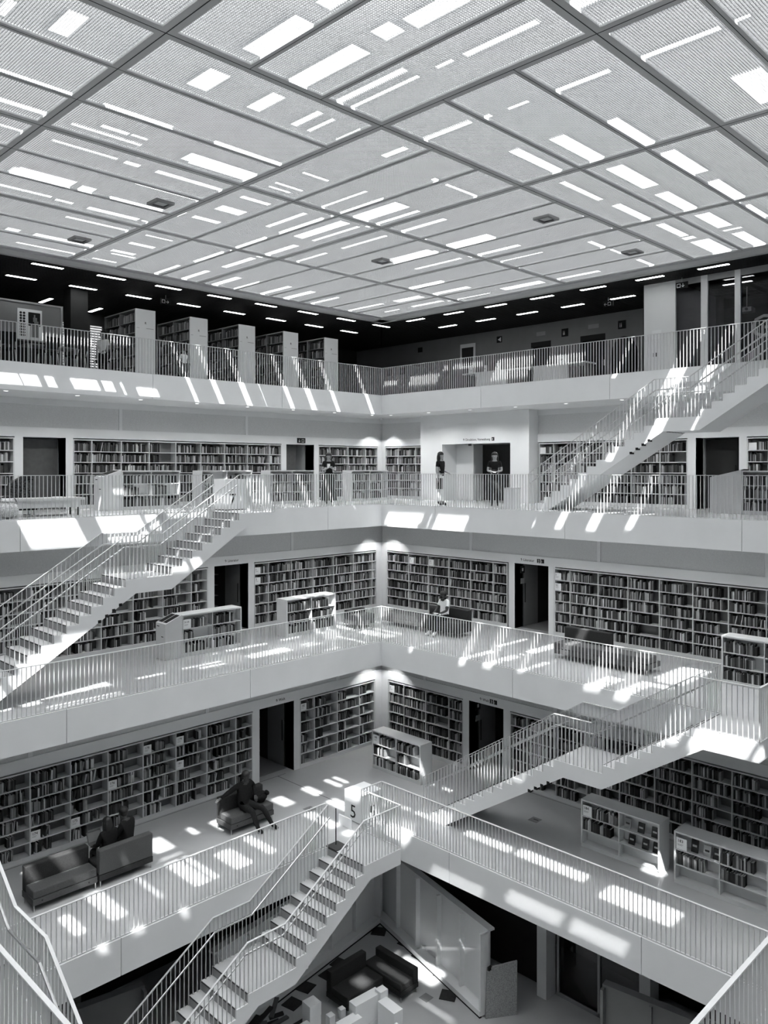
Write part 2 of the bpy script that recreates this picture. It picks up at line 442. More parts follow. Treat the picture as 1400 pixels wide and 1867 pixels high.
# ------------------------------------------------------------------ gallery floors, fascias, soffits
JOINT = {1: (7.12, 11.8), 2: (7.07, 11.66), 3: (6.91, 11.45, 15.97), 4: (6.8, 11.38, 15.95)}
for l in (1, 2, 3, 4):
    E, Wl, zt = EDGE[l], WALL[l], FZ(l)
    far = Wl + 2.2 if l < 4 else 32.0
    b = B()
    b.box(NEAR, far, E, far, zt - SLAB, zt)
    b.box(E, max(Wl + 2.2, 28), NEAR, E, zt - SLAB, zt)
    ne = MIR - E
    b.box(NEAR - 1, ne, NEAR, E, zt - SLAB, zt)
    b.box(ne, E, NEAR - 1, ne, zt - SLAB, zt)
    root = structroot('floor', (E, E, zt))
    part('slab', b, [M['floor']], root)
    b = B()
    b.box(NEAR, far, E + .01, far, zt - SLAB - .004, zt - SLAB - .001)
    b.box(E + .01, max(Wl + 2.2, 28), NEAR, E + .01, zt - SLAB - .004, zt - SLAB - .001)
    part('soffit', b, M['soffit'], root)
    for s in ('L', 'R'):
        js = [NEAR] + list(JOINT[l]) + [E]
        for a, c in zip(js, js[1:]):
            b = B()
            b.sbox(s, a + .008, c - (.008 if c < E else -.0), E - .02, E - .001, zt - SLAB - .004, zt + .002)
            part('fascia_panel', b, M['fascia'], root)
    b = B()
    b.sbox('N', ne, E, E - .02, E - .001, zt - SLAB - .004, zt + .002); b.sbox('M', ne, E, E - .02, E - .001, zt - SLAB - .004, zt + .002)
    part('fascia_panel', b, M['fascia'], root)
b = B(); b.box(NEAR - 1, 30, NEAR - 1, 30, FZ(0) - .3, FZ(0))
ground = struct('floor', b, M['ground'])
# outer walls that close the block
b = B()
zb, ztop = FZ(0) - .3, 6.0
b.box(NEAR - 1.2, NEAR - 1, NEAR - 1.2, 32.4, zb, ztop); b.box(NEAR - 1.2, 32.4, NEAR - 1.2, NEAR - 1, zb, ztop)
struct('wall_near', b, M['wall'])
b = B()
b.box(NEAR - 1.2, 32.4, 32.0, 32.4, zb, ztop); b.box(28.0, 28.4, NEAR - 1.2, 32.4, zb, ztop)
struct('wall_outer', b, M['void'])
# dark slatted soffit over the top gallery
b = B()
b.box(NEAR - 1.2, 32.4, 20.49, 32.4, ZC + .06, ZC + .3); b.box(20.49, 32.4, NEAR - 1.2, 20.49, ZC + .06, ZC + .3)
b.box(NEAR - 1.2, C0 + .02, NEAR - 1.2, 20.49, ZC + .06, ZC + .3); b.box(C0 + .02, 20.49, NEAR - 1.2, C0 + .02, ZC + .06, ZC + .3)
sof = structroot('ceiling', (20.5, 20.5, ZC))
part('soffit_board', b, M['slat'], sof)
b = B()
d = 20.56
while d < 25.2:
    b.sbox('L', 4.0, d if d < 24.7 else 24.7, d, d + .075, ZC, ZC + .06)
    b.sbox('R', 4.0, d, d, d + .075, ZC, ZC + .06)
    d += .115
while d < 31.0:
    b.sbox('L', 4.0, 24.7, d, d + .075, ZC, ZC + .06); d += .115
o = part('slat', b, M['slat'], sof, kind='stuff')

# ------------------------------------------------------------------ walls with lintels, doors, built-in bookcases
BOOKS = []
def fill(side, s0, s1, d, z, h, frac, where, flip=False, dens=1.0):
    """queue books standing on a board from s0 (seen left) to s1"""
    L = abs(s1 - s0); sg = 1 if s1 > s0 else -1
    x = .012; end = L * frac - .02
    while x < end:
        if random.random() > dens:
            x += random.uniform(.05, .16); continue
        t = random.choice((.018, .022, .026, .03, .034, .04))
        hh = min(h - .02, random.choice((.19, .205, .21, .22, .225, .24, .26)))
        if x + t > L - .012: break
        c = random.choices(range(9), BOOKW)[0]
        dd = random.uniform(.13, .19)
        lean = 0.0
        if random.random() < .05 and x + t + .06 < end:
            lean = random.uniform(.10, .22) * sg
        BOOKS.append((side, s0 + sg * (x + t / 2), d + random.uniform(0, .015), z, t, hh, dd, c, lean, where))
        x += t + (abs(lean) * hh if lean else 0) + .0015

ORD = ['top', 'second', 'third', 'fourth', 'fifth', 'lowest']
def bookcase(side, d0, zt, ups, label, ref, cards=(), h0=.10, h1=1.97, rows=6, depth=.29, fr=(.75, 1.0), dens=1.0, seenfrom=None):
    """a bookcase built into the wall; ups = positions of the uprights from the seen left to the seen right"""
    lo, hi = min(ups), max(ups)
    root = thing('wall_bookcase', label, 'bookcase', W(side, (lo + hi) / 2, d0 + .15, zt))
    b = B(); b.sbox(side, lo - .02, hi + .02, d0 - .012, d0 + depth, zt, zt + h0)
    part('plinth', b, M['shelf'], root)
    b = B(); b.sbox(side, lo - .02, hi + .02, d0 - .012, d0 + depth, zt + h1, zt + h1 + .03)
    part('top_board', b, M['shelf'], root)
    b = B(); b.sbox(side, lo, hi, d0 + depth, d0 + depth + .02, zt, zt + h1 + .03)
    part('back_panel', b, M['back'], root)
    for s in ups:
        b = B(); b.sbox(side, s - .011, s + .011, d0 - .008, d0 + depth, zt + h0, zt + h1)
        part('upright', b, M['shelf'], root)
    pitch = (h1 - h0) / rows
    sg = 1 if ups[-1] > ups[0] else -1
    for k, (a, c) in enumerate(zip(ups, ups[1:])):
        for r in range(rows):
            z = zt + h0 + pitch * r
            if r > 0:
                b = B(); b.sbox(side, min(a, c) + .011, max(a, c) - .011, d0 - .004, d0 + depth, z - .022, z)
                part('shelf', b, M['shelf'], root)
            row = rows - 1 - r
            start = a + sg * .014
            card = [q for q in cards if q[0] == k and q[1] == row]
            if card:
                cw, ch = .21, .20
                cb = B(); cb.sbox(side, start + sg * .01, start + sg * (.01 + cw), d0 + .012, d0 + .026, z + .002, z + .002 + ch)
                co = part('number_card', cb, M['card'], root)
                if card[0][2]:
                    text(card[0][2], .085, side, start + sg * .035, d0 + .010, z + .115, M['ink'], co)
                    for q in range(2):
                        lb = B(); lb.sbox(side, start + sg * .035, start + sg * (.14 - .02 * q), d0 + .0095, d0 + .012, z + .085 - q * .022, z + .091 - q * .022)
                        part('print_line', lb, M['letter'], co)
                start += sg * (cw + .03)
            f = random.uniform(*fr)
            if random.random() < .04: f *= .5
            w_ = '%s row, bay %s of %s' % (ORD[row] if rows == 6 else ORD[row], ('one two three four five six seven eight nine ten eleven twelve thirteen fourteen fifteen sixteen'.split())[k], ref)
            fill(side, start, start + (c - sg * .014 - start) * f, d0 + .03, z, pitch - .03, 1.0, w_, dens=dens)
    return root

def seq(a, b, first):
    """uprights from a to b, the first bay short, then 0.917 apart"""
    sg = 1 if b > a else -1
    out = [a]; p = a + sg * first
    while (b - p) * sg > .2:
        out.append(p); p += sg * .917
    out.append(b)
    return out

def wallrun(name, side, l, d0, solids, lint, joints, openings, z2=2.30):
    """solid piers up to door height, a proud lintel band and the recessed acoustic panels above it"""
    zt = FZ(l); top = zt + STOREY - SLAB
    root = structroot(name, W(side, (lint[0] + lint[1]) / 2, d0, zt))
    for a, c in solids:
        b = B(); b.sbox(side, a, c, d0, d0 + .5, zt, zt + 2.03)
        part('pier', b, M['wall'], root)
    b = B(); b.sbox(side, lint[0], lint[1], d0, d0 + .5, zt + 2.03, zt + z2)
    part('lintel', b, M['wall'], root)
    js = [lint[0]] + [j for j in joints if lint[0] < j < lint[1]] + [lint[1]]
    for a, c in zip(js, js[1:]):
        b = B(); b.sbox(side, a + (.05 if a > lint[0] else 0), c - (.05 if c < lint[1] else 0), d0 + .035, d0 + .4, zt + z2, top - .18)
        part('acoustic_panel', b, M['panel'], root)
    for j in js[1:-1]:
        b = B(); b.sbox(side, j - .05, j + .05, d0 + .01, d0 + .4, zt + z2, top - .18)
        part('mullion', b, M['wall'], root)
    b = B(); b.sbox(side, lint[0], lint[1], d0 + .0, d0 + .4, top - .18, top)
    part('cornice', b, M['soffit'], root)
    return root

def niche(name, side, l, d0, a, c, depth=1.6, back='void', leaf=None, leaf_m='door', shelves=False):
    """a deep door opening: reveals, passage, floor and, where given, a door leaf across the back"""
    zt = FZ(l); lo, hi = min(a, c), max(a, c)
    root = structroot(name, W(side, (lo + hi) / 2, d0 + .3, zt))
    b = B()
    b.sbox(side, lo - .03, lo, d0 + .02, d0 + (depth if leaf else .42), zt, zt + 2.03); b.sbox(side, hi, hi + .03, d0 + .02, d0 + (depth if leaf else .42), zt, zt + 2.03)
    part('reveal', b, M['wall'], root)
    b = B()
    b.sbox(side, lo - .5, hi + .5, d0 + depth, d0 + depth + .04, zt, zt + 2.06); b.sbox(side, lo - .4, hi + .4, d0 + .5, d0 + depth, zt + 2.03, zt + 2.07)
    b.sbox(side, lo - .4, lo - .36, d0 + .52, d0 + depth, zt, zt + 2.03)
    part('passage', b, M[back], root)  # darkness of the unlit passage is put into its colour
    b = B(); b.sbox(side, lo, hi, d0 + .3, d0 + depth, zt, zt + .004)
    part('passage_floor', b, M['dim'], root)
    if leaf:
        b = B(); b.sbox(side, leaf[0], leaf[1], d0 + leaf[2], d0 + leaf[2] + .045, zt + .01, zt + 2.0)
        lf = part('door_leaf', b, M[leaf_m], root)
        b = B(); hs = leaf[0] + .06 if leaf[3] else leaf[1] - .06
        b.sbox(side, hs - .012, hs + .012, d0 + leaf[2] - .04, d0 + leaf[2] - .01, zt + .8, zt + 1.25)
        part('door_handle', b, M['black'], lf)
    else:
        b = B(); b.sbox(side, hi - .004, hi + .03, d0 + .42, d0 + .46, zt, zt + 2.03); part('seam', b, M['black'], root)
        b = B(); b.sbox(side, hi - .012, hi + .04, d0 + .46, d0 + 1.25, zt + .01, zt + 2.0); lf = part('door_leaf', b, M['dim'], root)
        b = B(); b.sbox(side, hi - .022, hi - .012, d0 + .52, d0 + .56, zt + .75, zt + 1.35); part('door_handle', b, M['black'], lf)
        b = B(); b.sbox(side, hi - .0, hi + .04, d0 + 1.25, d0 + depth, zt, zt + 2.03); part('side_wall', b, M[back], root)
    if shelves:
        b = B()
        for q in range(6): b.sbox(side, lo - .2, hi, d0 + depth - .25, d0 + depth, zt + .15 + .34 * q, zt + .172 + .34 * q)
        b.sbox(side, (lo + hi) / 2 + .1, (lo + hi) / 2 + .12, d0 + depth - .25, d0 + depth, zt, zt + 2.0)
        part('inner_shelf', b, M['dim'], root)
    return root

BIG = 40
for l, nm in ((1, 'lower'), (2, 'middle')):
    d0 = WALL[l]; zt = FZ(l)
    cn = d0 - .02
    # left wall: bookcase | door 13.40-14.63 | bookcase | corner
    wallrun('wall_left', 'L', l, d0, [(13.17, 13.40), (14.63, 14.85), (cn - .27, d0 + .5), (4.2, 4.4)], (3.5, d0 + .5), [7.12 - 4.58, 7.12, 11.72, 16.37], None)
    wallrun('wall_right', 'R', l, d0, [(13.17, 13.40), (14.63, 14.85), (cn - .27, d0 + .0), (1.2, 1.4)], (0.5, d0), [2.55, 7.14, 11.73, 16.37], None)
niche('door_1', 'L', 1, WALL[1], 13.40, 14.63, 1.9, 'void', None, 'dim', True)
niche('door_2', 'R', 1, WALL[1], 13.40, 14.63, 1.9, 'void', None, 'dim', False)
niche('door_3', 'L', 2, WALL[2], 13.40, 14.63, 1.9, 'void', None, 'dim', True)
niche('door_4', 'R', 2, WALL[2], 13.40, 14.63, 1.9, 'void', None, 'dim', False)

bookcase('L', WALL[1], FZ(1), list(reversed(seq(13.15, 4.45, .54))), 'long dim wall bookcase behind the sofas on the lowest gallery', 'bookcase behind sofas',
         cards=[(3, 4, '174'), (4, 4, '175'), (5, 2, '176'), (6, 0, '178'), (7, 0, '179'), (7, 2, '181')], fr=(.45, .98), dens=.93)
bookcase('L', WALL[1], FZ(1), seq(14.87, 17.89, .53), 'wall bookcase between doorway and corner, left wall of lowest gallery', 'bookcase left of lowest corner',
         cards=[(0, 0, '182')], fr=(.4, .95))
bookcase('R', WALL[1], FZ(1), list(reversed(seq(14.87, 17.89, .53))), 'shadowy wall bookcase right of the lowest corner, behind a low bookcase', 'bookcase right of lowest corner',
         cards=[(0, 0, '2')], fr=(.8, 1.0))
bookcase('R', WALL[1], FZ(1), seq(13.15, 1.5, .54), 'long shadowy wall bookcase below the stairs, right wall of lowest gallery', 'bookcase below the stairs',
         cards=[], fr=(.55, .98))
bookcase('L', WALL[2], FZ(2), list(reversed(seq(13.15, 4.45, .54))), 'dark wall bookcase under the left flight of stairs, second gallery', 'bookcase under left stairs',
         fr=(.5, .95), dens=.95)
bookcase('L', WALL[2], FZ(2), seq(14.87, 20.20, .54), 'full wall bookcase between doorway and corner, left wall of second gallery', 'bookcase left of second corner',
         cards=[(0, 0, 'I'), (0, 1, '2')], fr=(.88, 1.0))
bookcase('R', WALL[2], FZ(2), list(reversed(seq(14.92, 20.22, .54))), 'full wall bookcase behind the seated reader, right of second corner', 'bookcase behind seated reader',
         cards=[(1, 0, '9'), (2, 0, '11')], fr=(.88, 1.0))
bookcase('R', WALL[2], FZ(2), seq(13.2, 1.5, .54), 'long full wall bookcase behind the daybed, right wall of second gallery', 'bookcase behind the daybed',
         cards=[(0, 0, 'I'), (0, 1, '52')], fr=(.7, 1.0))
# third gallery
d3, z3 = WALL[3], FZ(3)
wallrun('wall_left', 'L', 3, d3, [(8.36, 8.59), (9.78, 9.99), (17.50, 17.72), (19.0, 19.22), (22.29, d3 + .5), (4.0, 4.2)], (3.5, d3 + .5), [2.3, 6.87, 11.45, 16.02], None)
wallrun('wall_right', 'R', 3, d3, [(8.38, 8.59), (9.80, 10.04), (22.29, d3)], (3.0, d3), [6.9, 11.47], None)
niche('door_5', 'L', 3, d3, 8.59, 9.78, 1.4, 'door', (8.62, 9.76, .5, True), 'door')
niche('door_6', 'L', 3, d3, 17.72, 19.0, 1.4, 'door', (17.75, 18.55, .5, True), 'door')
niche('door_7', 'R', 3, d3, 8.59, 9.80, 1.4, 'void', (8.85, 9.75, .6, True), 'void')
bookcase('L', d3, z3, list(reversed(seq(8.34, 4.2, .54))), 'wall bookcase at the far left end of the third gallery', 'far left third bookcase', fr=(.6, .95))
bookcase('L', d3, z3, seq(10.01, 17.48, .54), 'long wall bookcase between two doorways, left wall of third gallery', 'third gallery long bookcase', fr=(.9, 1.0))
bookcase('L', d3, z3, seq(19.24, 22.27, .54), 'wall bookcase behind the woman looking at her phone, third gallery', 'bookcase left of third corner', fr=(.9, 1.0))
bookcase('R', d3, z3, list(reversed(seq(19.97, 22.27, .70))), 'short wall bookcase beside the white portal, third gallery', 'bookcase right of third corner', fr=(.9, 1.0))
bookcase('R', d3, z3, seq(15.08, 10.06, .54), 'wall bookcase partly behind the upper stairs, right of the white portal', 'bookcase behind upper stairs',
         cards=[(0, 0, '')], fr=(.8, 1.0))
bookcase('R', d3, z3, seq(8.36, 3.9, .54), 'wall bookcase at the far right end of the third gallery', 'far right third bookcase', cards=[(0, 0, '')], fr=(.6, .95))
# white portal block that stands out of the right wall
pr = structroot('wall_portal', (22.0, 17.4, z3))
top3 = z3 + STOREY - SLAB
for a, c in ((15.15, 15.90), (18.90, 19.95)):
    b = B(); b.box(22.0, 22.9, a, c, z3, top3); part('pier', b, M['wall'], pr)
b = B(); b.box(22.0, 22.9, 15.90, 18.90, z3 + 2.03, top3); part('lintel', b, M['wall'], pr)
b = B(); b.box(22.9, 24.2, 18.3, 18.9, z3, z3 + 2.03); b.box(22.8, 22.9, 18.1, 18.9, z3, z3 + 2.03)
part('reveal', b, M['wall'], pr)
b = B(); b.box(23.6, 23.7, 15.6, 18.3, z3, z3 + 2.03); part('lift_wall', b, M['void'], pr)
b = B(); b.box(23.57, 23.6, 15.7, 17.0, z3, z3 + 1.95); part('lift_door', b, M['door'], pr)
b = B(); b.box(22.9, 23.7, 15.6, 18.9, z3 + 2.03, z3 + 2.08); b.box(22.9, 23.7, 15.6, 15.7, z3, z3 + 2.03); part('passage', b, M['dim'], pr)
b = B(); b.sbox('R', 17.55, 17.68, 21.985, 22.0, z3 + 1.955, z3 + 2.03)
sg = tag(put('portal_sign', b.mesh('portal_sign', M['black'], W('R', 17.6, 21.99, z3 + 2.0)), None, W('R', 17.6, 21.99, z3 + 2.0)), 'dark little sensor box over the wide third gallery portal', 'sensor')
# reading wall signs on lintels
def walltext(body, size, side, s, d, h, l, label, tail=None):
    root = thing('wall_sign', label, 'sign', W(side, s, d, FZ(l) + h))
    text(body, size, side, s, d - .003, FZ(l) + h, M['ink'], root)
    if tail:
        for q, (ds, ch) in enumerate(tail):
            b = B(); a = s + (ds if side == 'L' else -ds); e = a + (.11 if side == 'L' else -.11)
            b.sbox(side, a, e, d - .006, d, FZ(l) + h - .02, FZ(l) + h + .10)
            p = part('pictogram_tile', b, M['ink'], root)
            text(ch, .09, side, a + (.02 if side == 'L' else -.02), d - .008, FZ(l) + h + .005, M['card'], p)
walltext('\u2191 Literatur', .11, 'L', 13.75, WALL[2], 2.12, 2, 'small black word Literatur on the lintel above the left doorway')
walltext('\u2191 Literatur', .11, 'R', 14.42, WALL[2], 2.12, 2, 'small black word Literatur with two tiles above the right doorway', [(.62, '\u2195'), (.76, 'i')])
walltext('\u2191 Welt', .11, 'L', 13.95, WALL[1], 2.12, 1, 'small black word Welt on the lintel above the lowest left doorway')
walltext('\u2191 Welt', .11, 'R', 14.25, WALL[1], 2.12, 1, 'small black word Welt with two tiles above the lowest right doorway', [(.38, '\u2195'), (.52, 'i')])
walltext('\u2191 Direktion, Verwaltung', .12, 'R', 17.95, 22.0, 2.13, 3, 'small black lettering Direktion, Verwaltung over the wide portal', [(1.28, '8')])

# ------------------------------------------------------------------ railings
def unit_bar(name, sx, sy):
    b = B(); b.box(-sx, sx, -sy, sy, 0, 1)
    return b.mesh(name, M['rail'])
BAR_L = unit_bar('baluster', .0055, .0125)
BAR_R = unit_bar('baluster', .0125, .0055)

def sweep(b, side, d, pts, hw, z0, z1, mi=0):
    """flat bar following (s, z) points, vertical cross cuts"""
    for (s0, za), (s1, zb) in zip(pts, pts[1:]):
        p = [W(side, s0, d - hw, za + z0), W(side, s1, d - hw, zb + z0), W(side, s1, d + hw, zb + z0), W(side, s0, d + hw, za + z0),
             W(side, s0, d - hw, za + z1), W(side, s1, d - hw, zb + z1), W(side, s1, d + hw, zb + z1), W(side, s0, d + hw, za + z1)]
        b.hexa(p, mi)

def interp(pts, s):
    for (a, za), (c, zc) in zip(pts, pts[1:]):
        if min(a, c) - 1e-6 <= s <= max(a, c) + 1e-6:
            return za + (zc - za) * (s - a) / (c - a) if abs(c - a) > 1e-9 else za
    return pts[-1][1]

def railing(label, side, d, pts, basef, step=.0915, name='railing', foot=True, hand=None, inward=1, group=None, owner=None):
    mid = pts[len(pts) // 2]
    if owner is not None:
        root = bpy.data.objects.new(name, None); COL.objects.link(root); root.parent = owner; root.empty_display_size = .1
        root.location = Vector(W(side, (pts[0][0] + pts[-1][0]) / 2, d, basef(mid[0]))) - wloc(owner)
    else: root = thing(name, label, 'railing', W(side, (pts[0][0] + pts[-1][0]) / 2, d, basef(mid[0])), group)
    b = B(); sweep(b, side, d, pts, .020, -.014, 0.0)
    part('top_rail', b, M['rail'], root, fix=True)
    a, c = pts[0][0], pts[-1][0]
    n = int(abs(c - a) / step)
    bar = BAR_L if side in 'LM' else BAR_R
    for i in range(n + 1):
        s = a + (c - a) * i / n
        s += -.005 * (1 if c > a else -1) if i == n else (.005 * (1 if c > a else -1) if i == 0 else 0)
        zb, zt_ = basef(s), interp(pts, s) - .012
        if zt_ - zb < .1: continue
        put('baluster', bar, root, W(side, s, d, zb), (1, 1, zt_ - zb))
    if foot:
        b = B(); sweep(b, side, d, [(a, basef(a)), (c, basef(c))], .016, 0.004, .016)
        part('bottom_rail', b, M['rail'], root, fix=True)
    if hand:
        b = B(); q = [(s, z - .27) for s, z in hand]
        dd = d + .075 * inward
        for (s0, za), (s1, zc) in zip(q, q[1:]):
            b.tube(W(side, s0, dd, za), W(side, s1, dd, zc), .019, n=8)
        part('handrail', b, M['steel'], root)
        b = B()
        for (s0, za), (s1, zc) in zip(q, q[1:]):
            k = max(1, int(abs(s1 - s0) / 1.0))
            for i in range(k):
                t = (i + .5) / k
                s_, z_ = s0 + (s1 - s0) * t, za + (zc - za) * t
                b.tube(W(side, s_, d, z_ - .06), W(side, s_, dd, z_ - .01), .006, n=5)
        part('bracket', b, M['steel'], root)
    return root

def flat(z): return lambda s: z
RAIL_D = .045
def gallery_rail(label, side, l, a, c, E=None, **k):
    z = FZ(l); E = EDGE[l] if E is None else E
    return railing(label, side, E + RAIL_D, [(a, z + 1), (c, z + 1)], flat(z), **k)

# ------------------------------------------------------------------ stairs
G, RISE, NTOP, NBOT, TM = .2735, STOREY / 22, 8, 14, 3.10
def stair(side, l, s0, sg, lab, Lt=1.17, marks=True):
    E = EDGE[l]; zt = FZ(l); fl = FZ(l - 1)
    do, di = E - 1.28, E - .025
    mid = zt - NTOP * RISE
    S = lambda t: s0 + sg * t
    poly = [(-Lt, zt), (0, zt)]
    z = zt
    for i in range(NTOP):
        z -= RISE; poly.append((i * G, z))
        poly.append((((i + 1) * G) if i < NTOP - 1 else TM, z))
    for i in range(NBOT):
        z -= RISE; poly.append((TM + i * G, z))
        if i < NBOT - 1: poly.append((TM + (i + 1) * G, z))
    poly += [(6.21, fl), (2.86, mid - .335), (1.94, mid - .335), (-.19, zt - .36), (-Lt, zt - .36)]
    root = thing('staircase', lab, 'stairs', W(side, S(3), (do + di) / 2, fl))
    b = B()
    b.prism([(S(t), z) for t, z in poly], lambda s, z, d: W(side, s, d, z), do, di)
    part('stair_body', b, M['fascia'], root, fix=True)
    b = B(); b.sbox(side, S(-Lt), S(0), do + .01, E, zt - .01, zt + .003); part('landing_floor', b, M['floor'], root)
    b = B(); b.sbox(side, S(7 * G), S(TM), do + .02, di - .02, mid, mid + .004); part('landing_floor', b, M['floor'], root)
    z = zt
    for i in range(NTOP + NBOT):
        t = i * G if i < NTOP else TM + (i - NTOP) * G
        b = B(); b.sbox(side, S(t - .012), S(t + .004), do + .03, di - .03, z + .0035, z + .007); b.sbox(side, S(t), S(t + .004), do + .03, di - .03, z - .012, z + .007)
        part('nosing_shadow', b, M['nosing'], root)  # thin shadow under each nosing, drawn as a dark strip
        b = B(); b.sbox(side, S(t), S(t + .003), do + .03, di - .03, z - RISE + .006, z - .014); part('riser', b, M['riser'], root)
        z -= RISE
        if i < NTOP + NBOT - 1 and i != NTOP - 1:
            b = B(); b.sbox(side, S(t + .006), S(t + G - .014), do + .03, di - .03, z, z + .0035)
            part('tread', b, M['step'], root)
    if marks:
        for i in range(4):
            t = 3.20 + i * .165
            zz = mid - .335 - (t - 2.86) * RISE / G
            b = B(); b.sbox(side, S(t), S(t + .075), do - .004, do + .10, zz - .035, zz + .03)
            part('vent_slot', b, M['black'], root)
        for i in range(6):
            dd = do + .2 + i * .17
            b = B(); b.sbox(side, S(2.86 - .05), S(2.86 + .03), dd, dd + .09, mid - .345, mid - .332)
            part('vent_slot', b, M['black'], root)
    def base(s):
        t = (s - s0) * sg
        if t < 0: return zt
        if t < TM: return zt - RISE * min(NTOP, int(t / G + 1e-4) + 1)
        return max(fl, mid - RISE * (int((t - TM) / G + 1e-4) + 1))
    H = [(0, zt + 1), (NTOP * G, mid + 1), (TM, mid + 1), (TM + NBOT * G, fl + 1)]
    hand = [(S(t), z) for t, z in H]
    outer = [(S(-Lt), zt + 1)] + hand
    railing('outer railing of the ' + lab, side, do + .02, outer, base, step=.098, name='stair_railing', foot=False, hand=hand, inward=1, owner=root)
    railing('inner railing of the ' + lab, side, di - .03, hand, base, step=.098, name='stair_railing', foot=False, hand=hand, inward=-1, owner=root)
    # railing across the far end of the top landing
    cs = {'L': 'R', 'R': 'L', 'N': 'M'}[side]
    if side in 'LR':
        railing('short railing across the head of the ' + lab.replace('white staircase climbing', 'stairs').replace('white staircase rising', 'stairs'), cs, S(-Lt) , [(do + .02, zt + 1), (E + .04, zt + 1)], flat(zt), name='landing_railing', owner=root)
    return root

stair('L', 3, 11.88, -1, 'white staircase climbing to the third gallery on the left', 1.13)
stair('L', 1, 12.19, -1, 'white staircase rising from the ground floor, nearest flight', 1.16)
stair('R', 2, 6.57, 1, 'white staircase climbing right to the second gallery', 1.21)
stair('R', 4, 6.34, 1, 'white staircase climbing right to the top gallery', 1.2)
stair('N', 2, 12.25, -1, 'near white staircase seen from above, lower left edge', 1.15, marks=False)

gallery_rail('top gallery railing along the left side, before the R shelves', 'L', 4, 3.0, 20.53)
gallery_rail('top gallery railing along the right side, before the service desk', 'R', 4, 6.34, 20.53)
gallery_rail('third gallery railing left of the stair head', 'L', 3, 5.6, 11.88)
gallery_rail('third gallery railing between the stair head and the corner', 'L', 3, 13.01, 18.32)
gallery_rail('third gallery railing along the right side, before the two standing women', 'R', 3, 5.3, 18.32)
gallery_rail('second gallery railing along the left side, below the stairs', 'L', 2, 3.9, 16.29)
gallery_rail('second gallery railing along the right side, before the daybed', 'R', 2, 6.57, 16.29)
gallery_rail('second gallery railing beyond the right landing', 'R', 2, 2.45, 5.36)
gallery_rail('lowest gallery railing along the left side, before the sofas', 'L', 1, 4.74, 12.19)
gallery_rail('very short lowest gallery railing between stair landing and corner', 'L', 1, 13.35, 14.04)
gallery_rail('lowest gallery railing along the right side, before bookcases 183 and 184', 'R', 1, 4.74, 14.04)
gallery_rail('near second gallery railing with pale cap, lower right corner of the view', 'M', 2, 2.5, 13.0)
gallery_rail('near second gallery railing with pale cap, lower left corner of the view', 'N', 2, 2.5, 11.1)

# small black emergency plates on the fascias
for side, l, s, z, lab in (('L', 4, 9.08, 2.33, 'black square plate on the top left fascia below the poster'), ('L', 4, 18.2, 2.30, 'black square plate on the top left fascia near the corner'),
                           ('R', 4, 18.24, 2.30, 'black square plate on the top right fascia near the corner'), ('R', 4, 9.12, 2.31, 'black square plate on the top right fascia behind the stairs'),
                           ('L', 2, 13.9, -5.29, 'black square plate on the second left fascia near the corner'), ('R', 2, 14.04, -5.31, 'black square plate on the second right fascia near the corner')):
    t = thing('wall_plate', lab, 'plate', W(side, s, EDGE[l], z - .06))
    b = B(); b.sbox(side, s - .075, s + .075, EDGE[l] - .016, EDGE[l] - .001, z - .07, z + .07)
    part('cover', b, M['ink'], t)
    b = B(); b.sbox(side, s - .02, s + .025, EDGE[l] - .018, EDGE[l] - .016, z - .03, z + .04)
    part('lens', b, M['door'], t)

# recessed downlights; those under the third gallery are added to brighten the second
LAMP_OFF = emit('downlight_glow', 1.0, 1.6)
LIT = {4: 46.0, 3: 28.0}
for l in (2, 3, 4):
    zs = FZ(l) - SLAB - .004
    E = EDGE[l]
    for side in 'LR':
        for k in range(8):
            s = E + .4 - 1.83 * k - .55
            if s < 6: continue
            p = W(side, s, E + .33, zs)
            t = thing('downlight', 'small round downlight recessed in a white gallery soffit, third gallery row added', 'lamp', p, 'downlights under the galleries')
            b = B(); b.tube((p[0], p[1], zs), (p[0], p[1], zs - .012), .07, .07, 12); part('rim', b, M['white'], t)
            b = B(); b.tube((p[0], p[1], zs - .010), (p[0], p[1], zs - .014), .052, .052, 12); part('diffuser', b, LAMP_OFF, t)
            if l in LIT:
                ld = bpy.data.lights.new('downlight_beam', 'SPOT')
                ld.energy = LIT[l]; ld.spot_size = math.radians(150); ld.spot_blend = .6; ld.shadow_soft_size = .05
                lo = bpy.data.objects.new('downlight_beam', ld); COL.objects.link(lo)
                lo.parent = t; lo.location = (0, 0, -.03)
# corner spots washing the wall corners
for l in (1, 2, 3):
    zc_ = FZ(l) + STOREY - SLAB - .03
    p = (WALL[l] - .62, WALL[l] - .62, zc_)
    t = thing('corner_spotlight', 'small spotlight in the soffit lighting the %s corner' % ('lowest gallery', 'second gallery', 'third gallery')[l - 1], 'lamp', p)
    b = B(); b.tube((p[0], p[1], p[2] + .03), (p[0], p[1], p[2] - .05), .05, .06, 12); part('housing', b, M['white'], t)
    ld = bpy.data.lights.new('corner_spot', 'SPOT')
    ld.energy = 60.0; ld.spot_size = math.radians(100); ld.spot_blend = .35; ld.shadow_soft_size = .04
    lo = bpy.data.objects.new('corner_spot', ld); COL.objects.link(lo)
    lo.parent = t; lo.location = (0, 0, -.06)

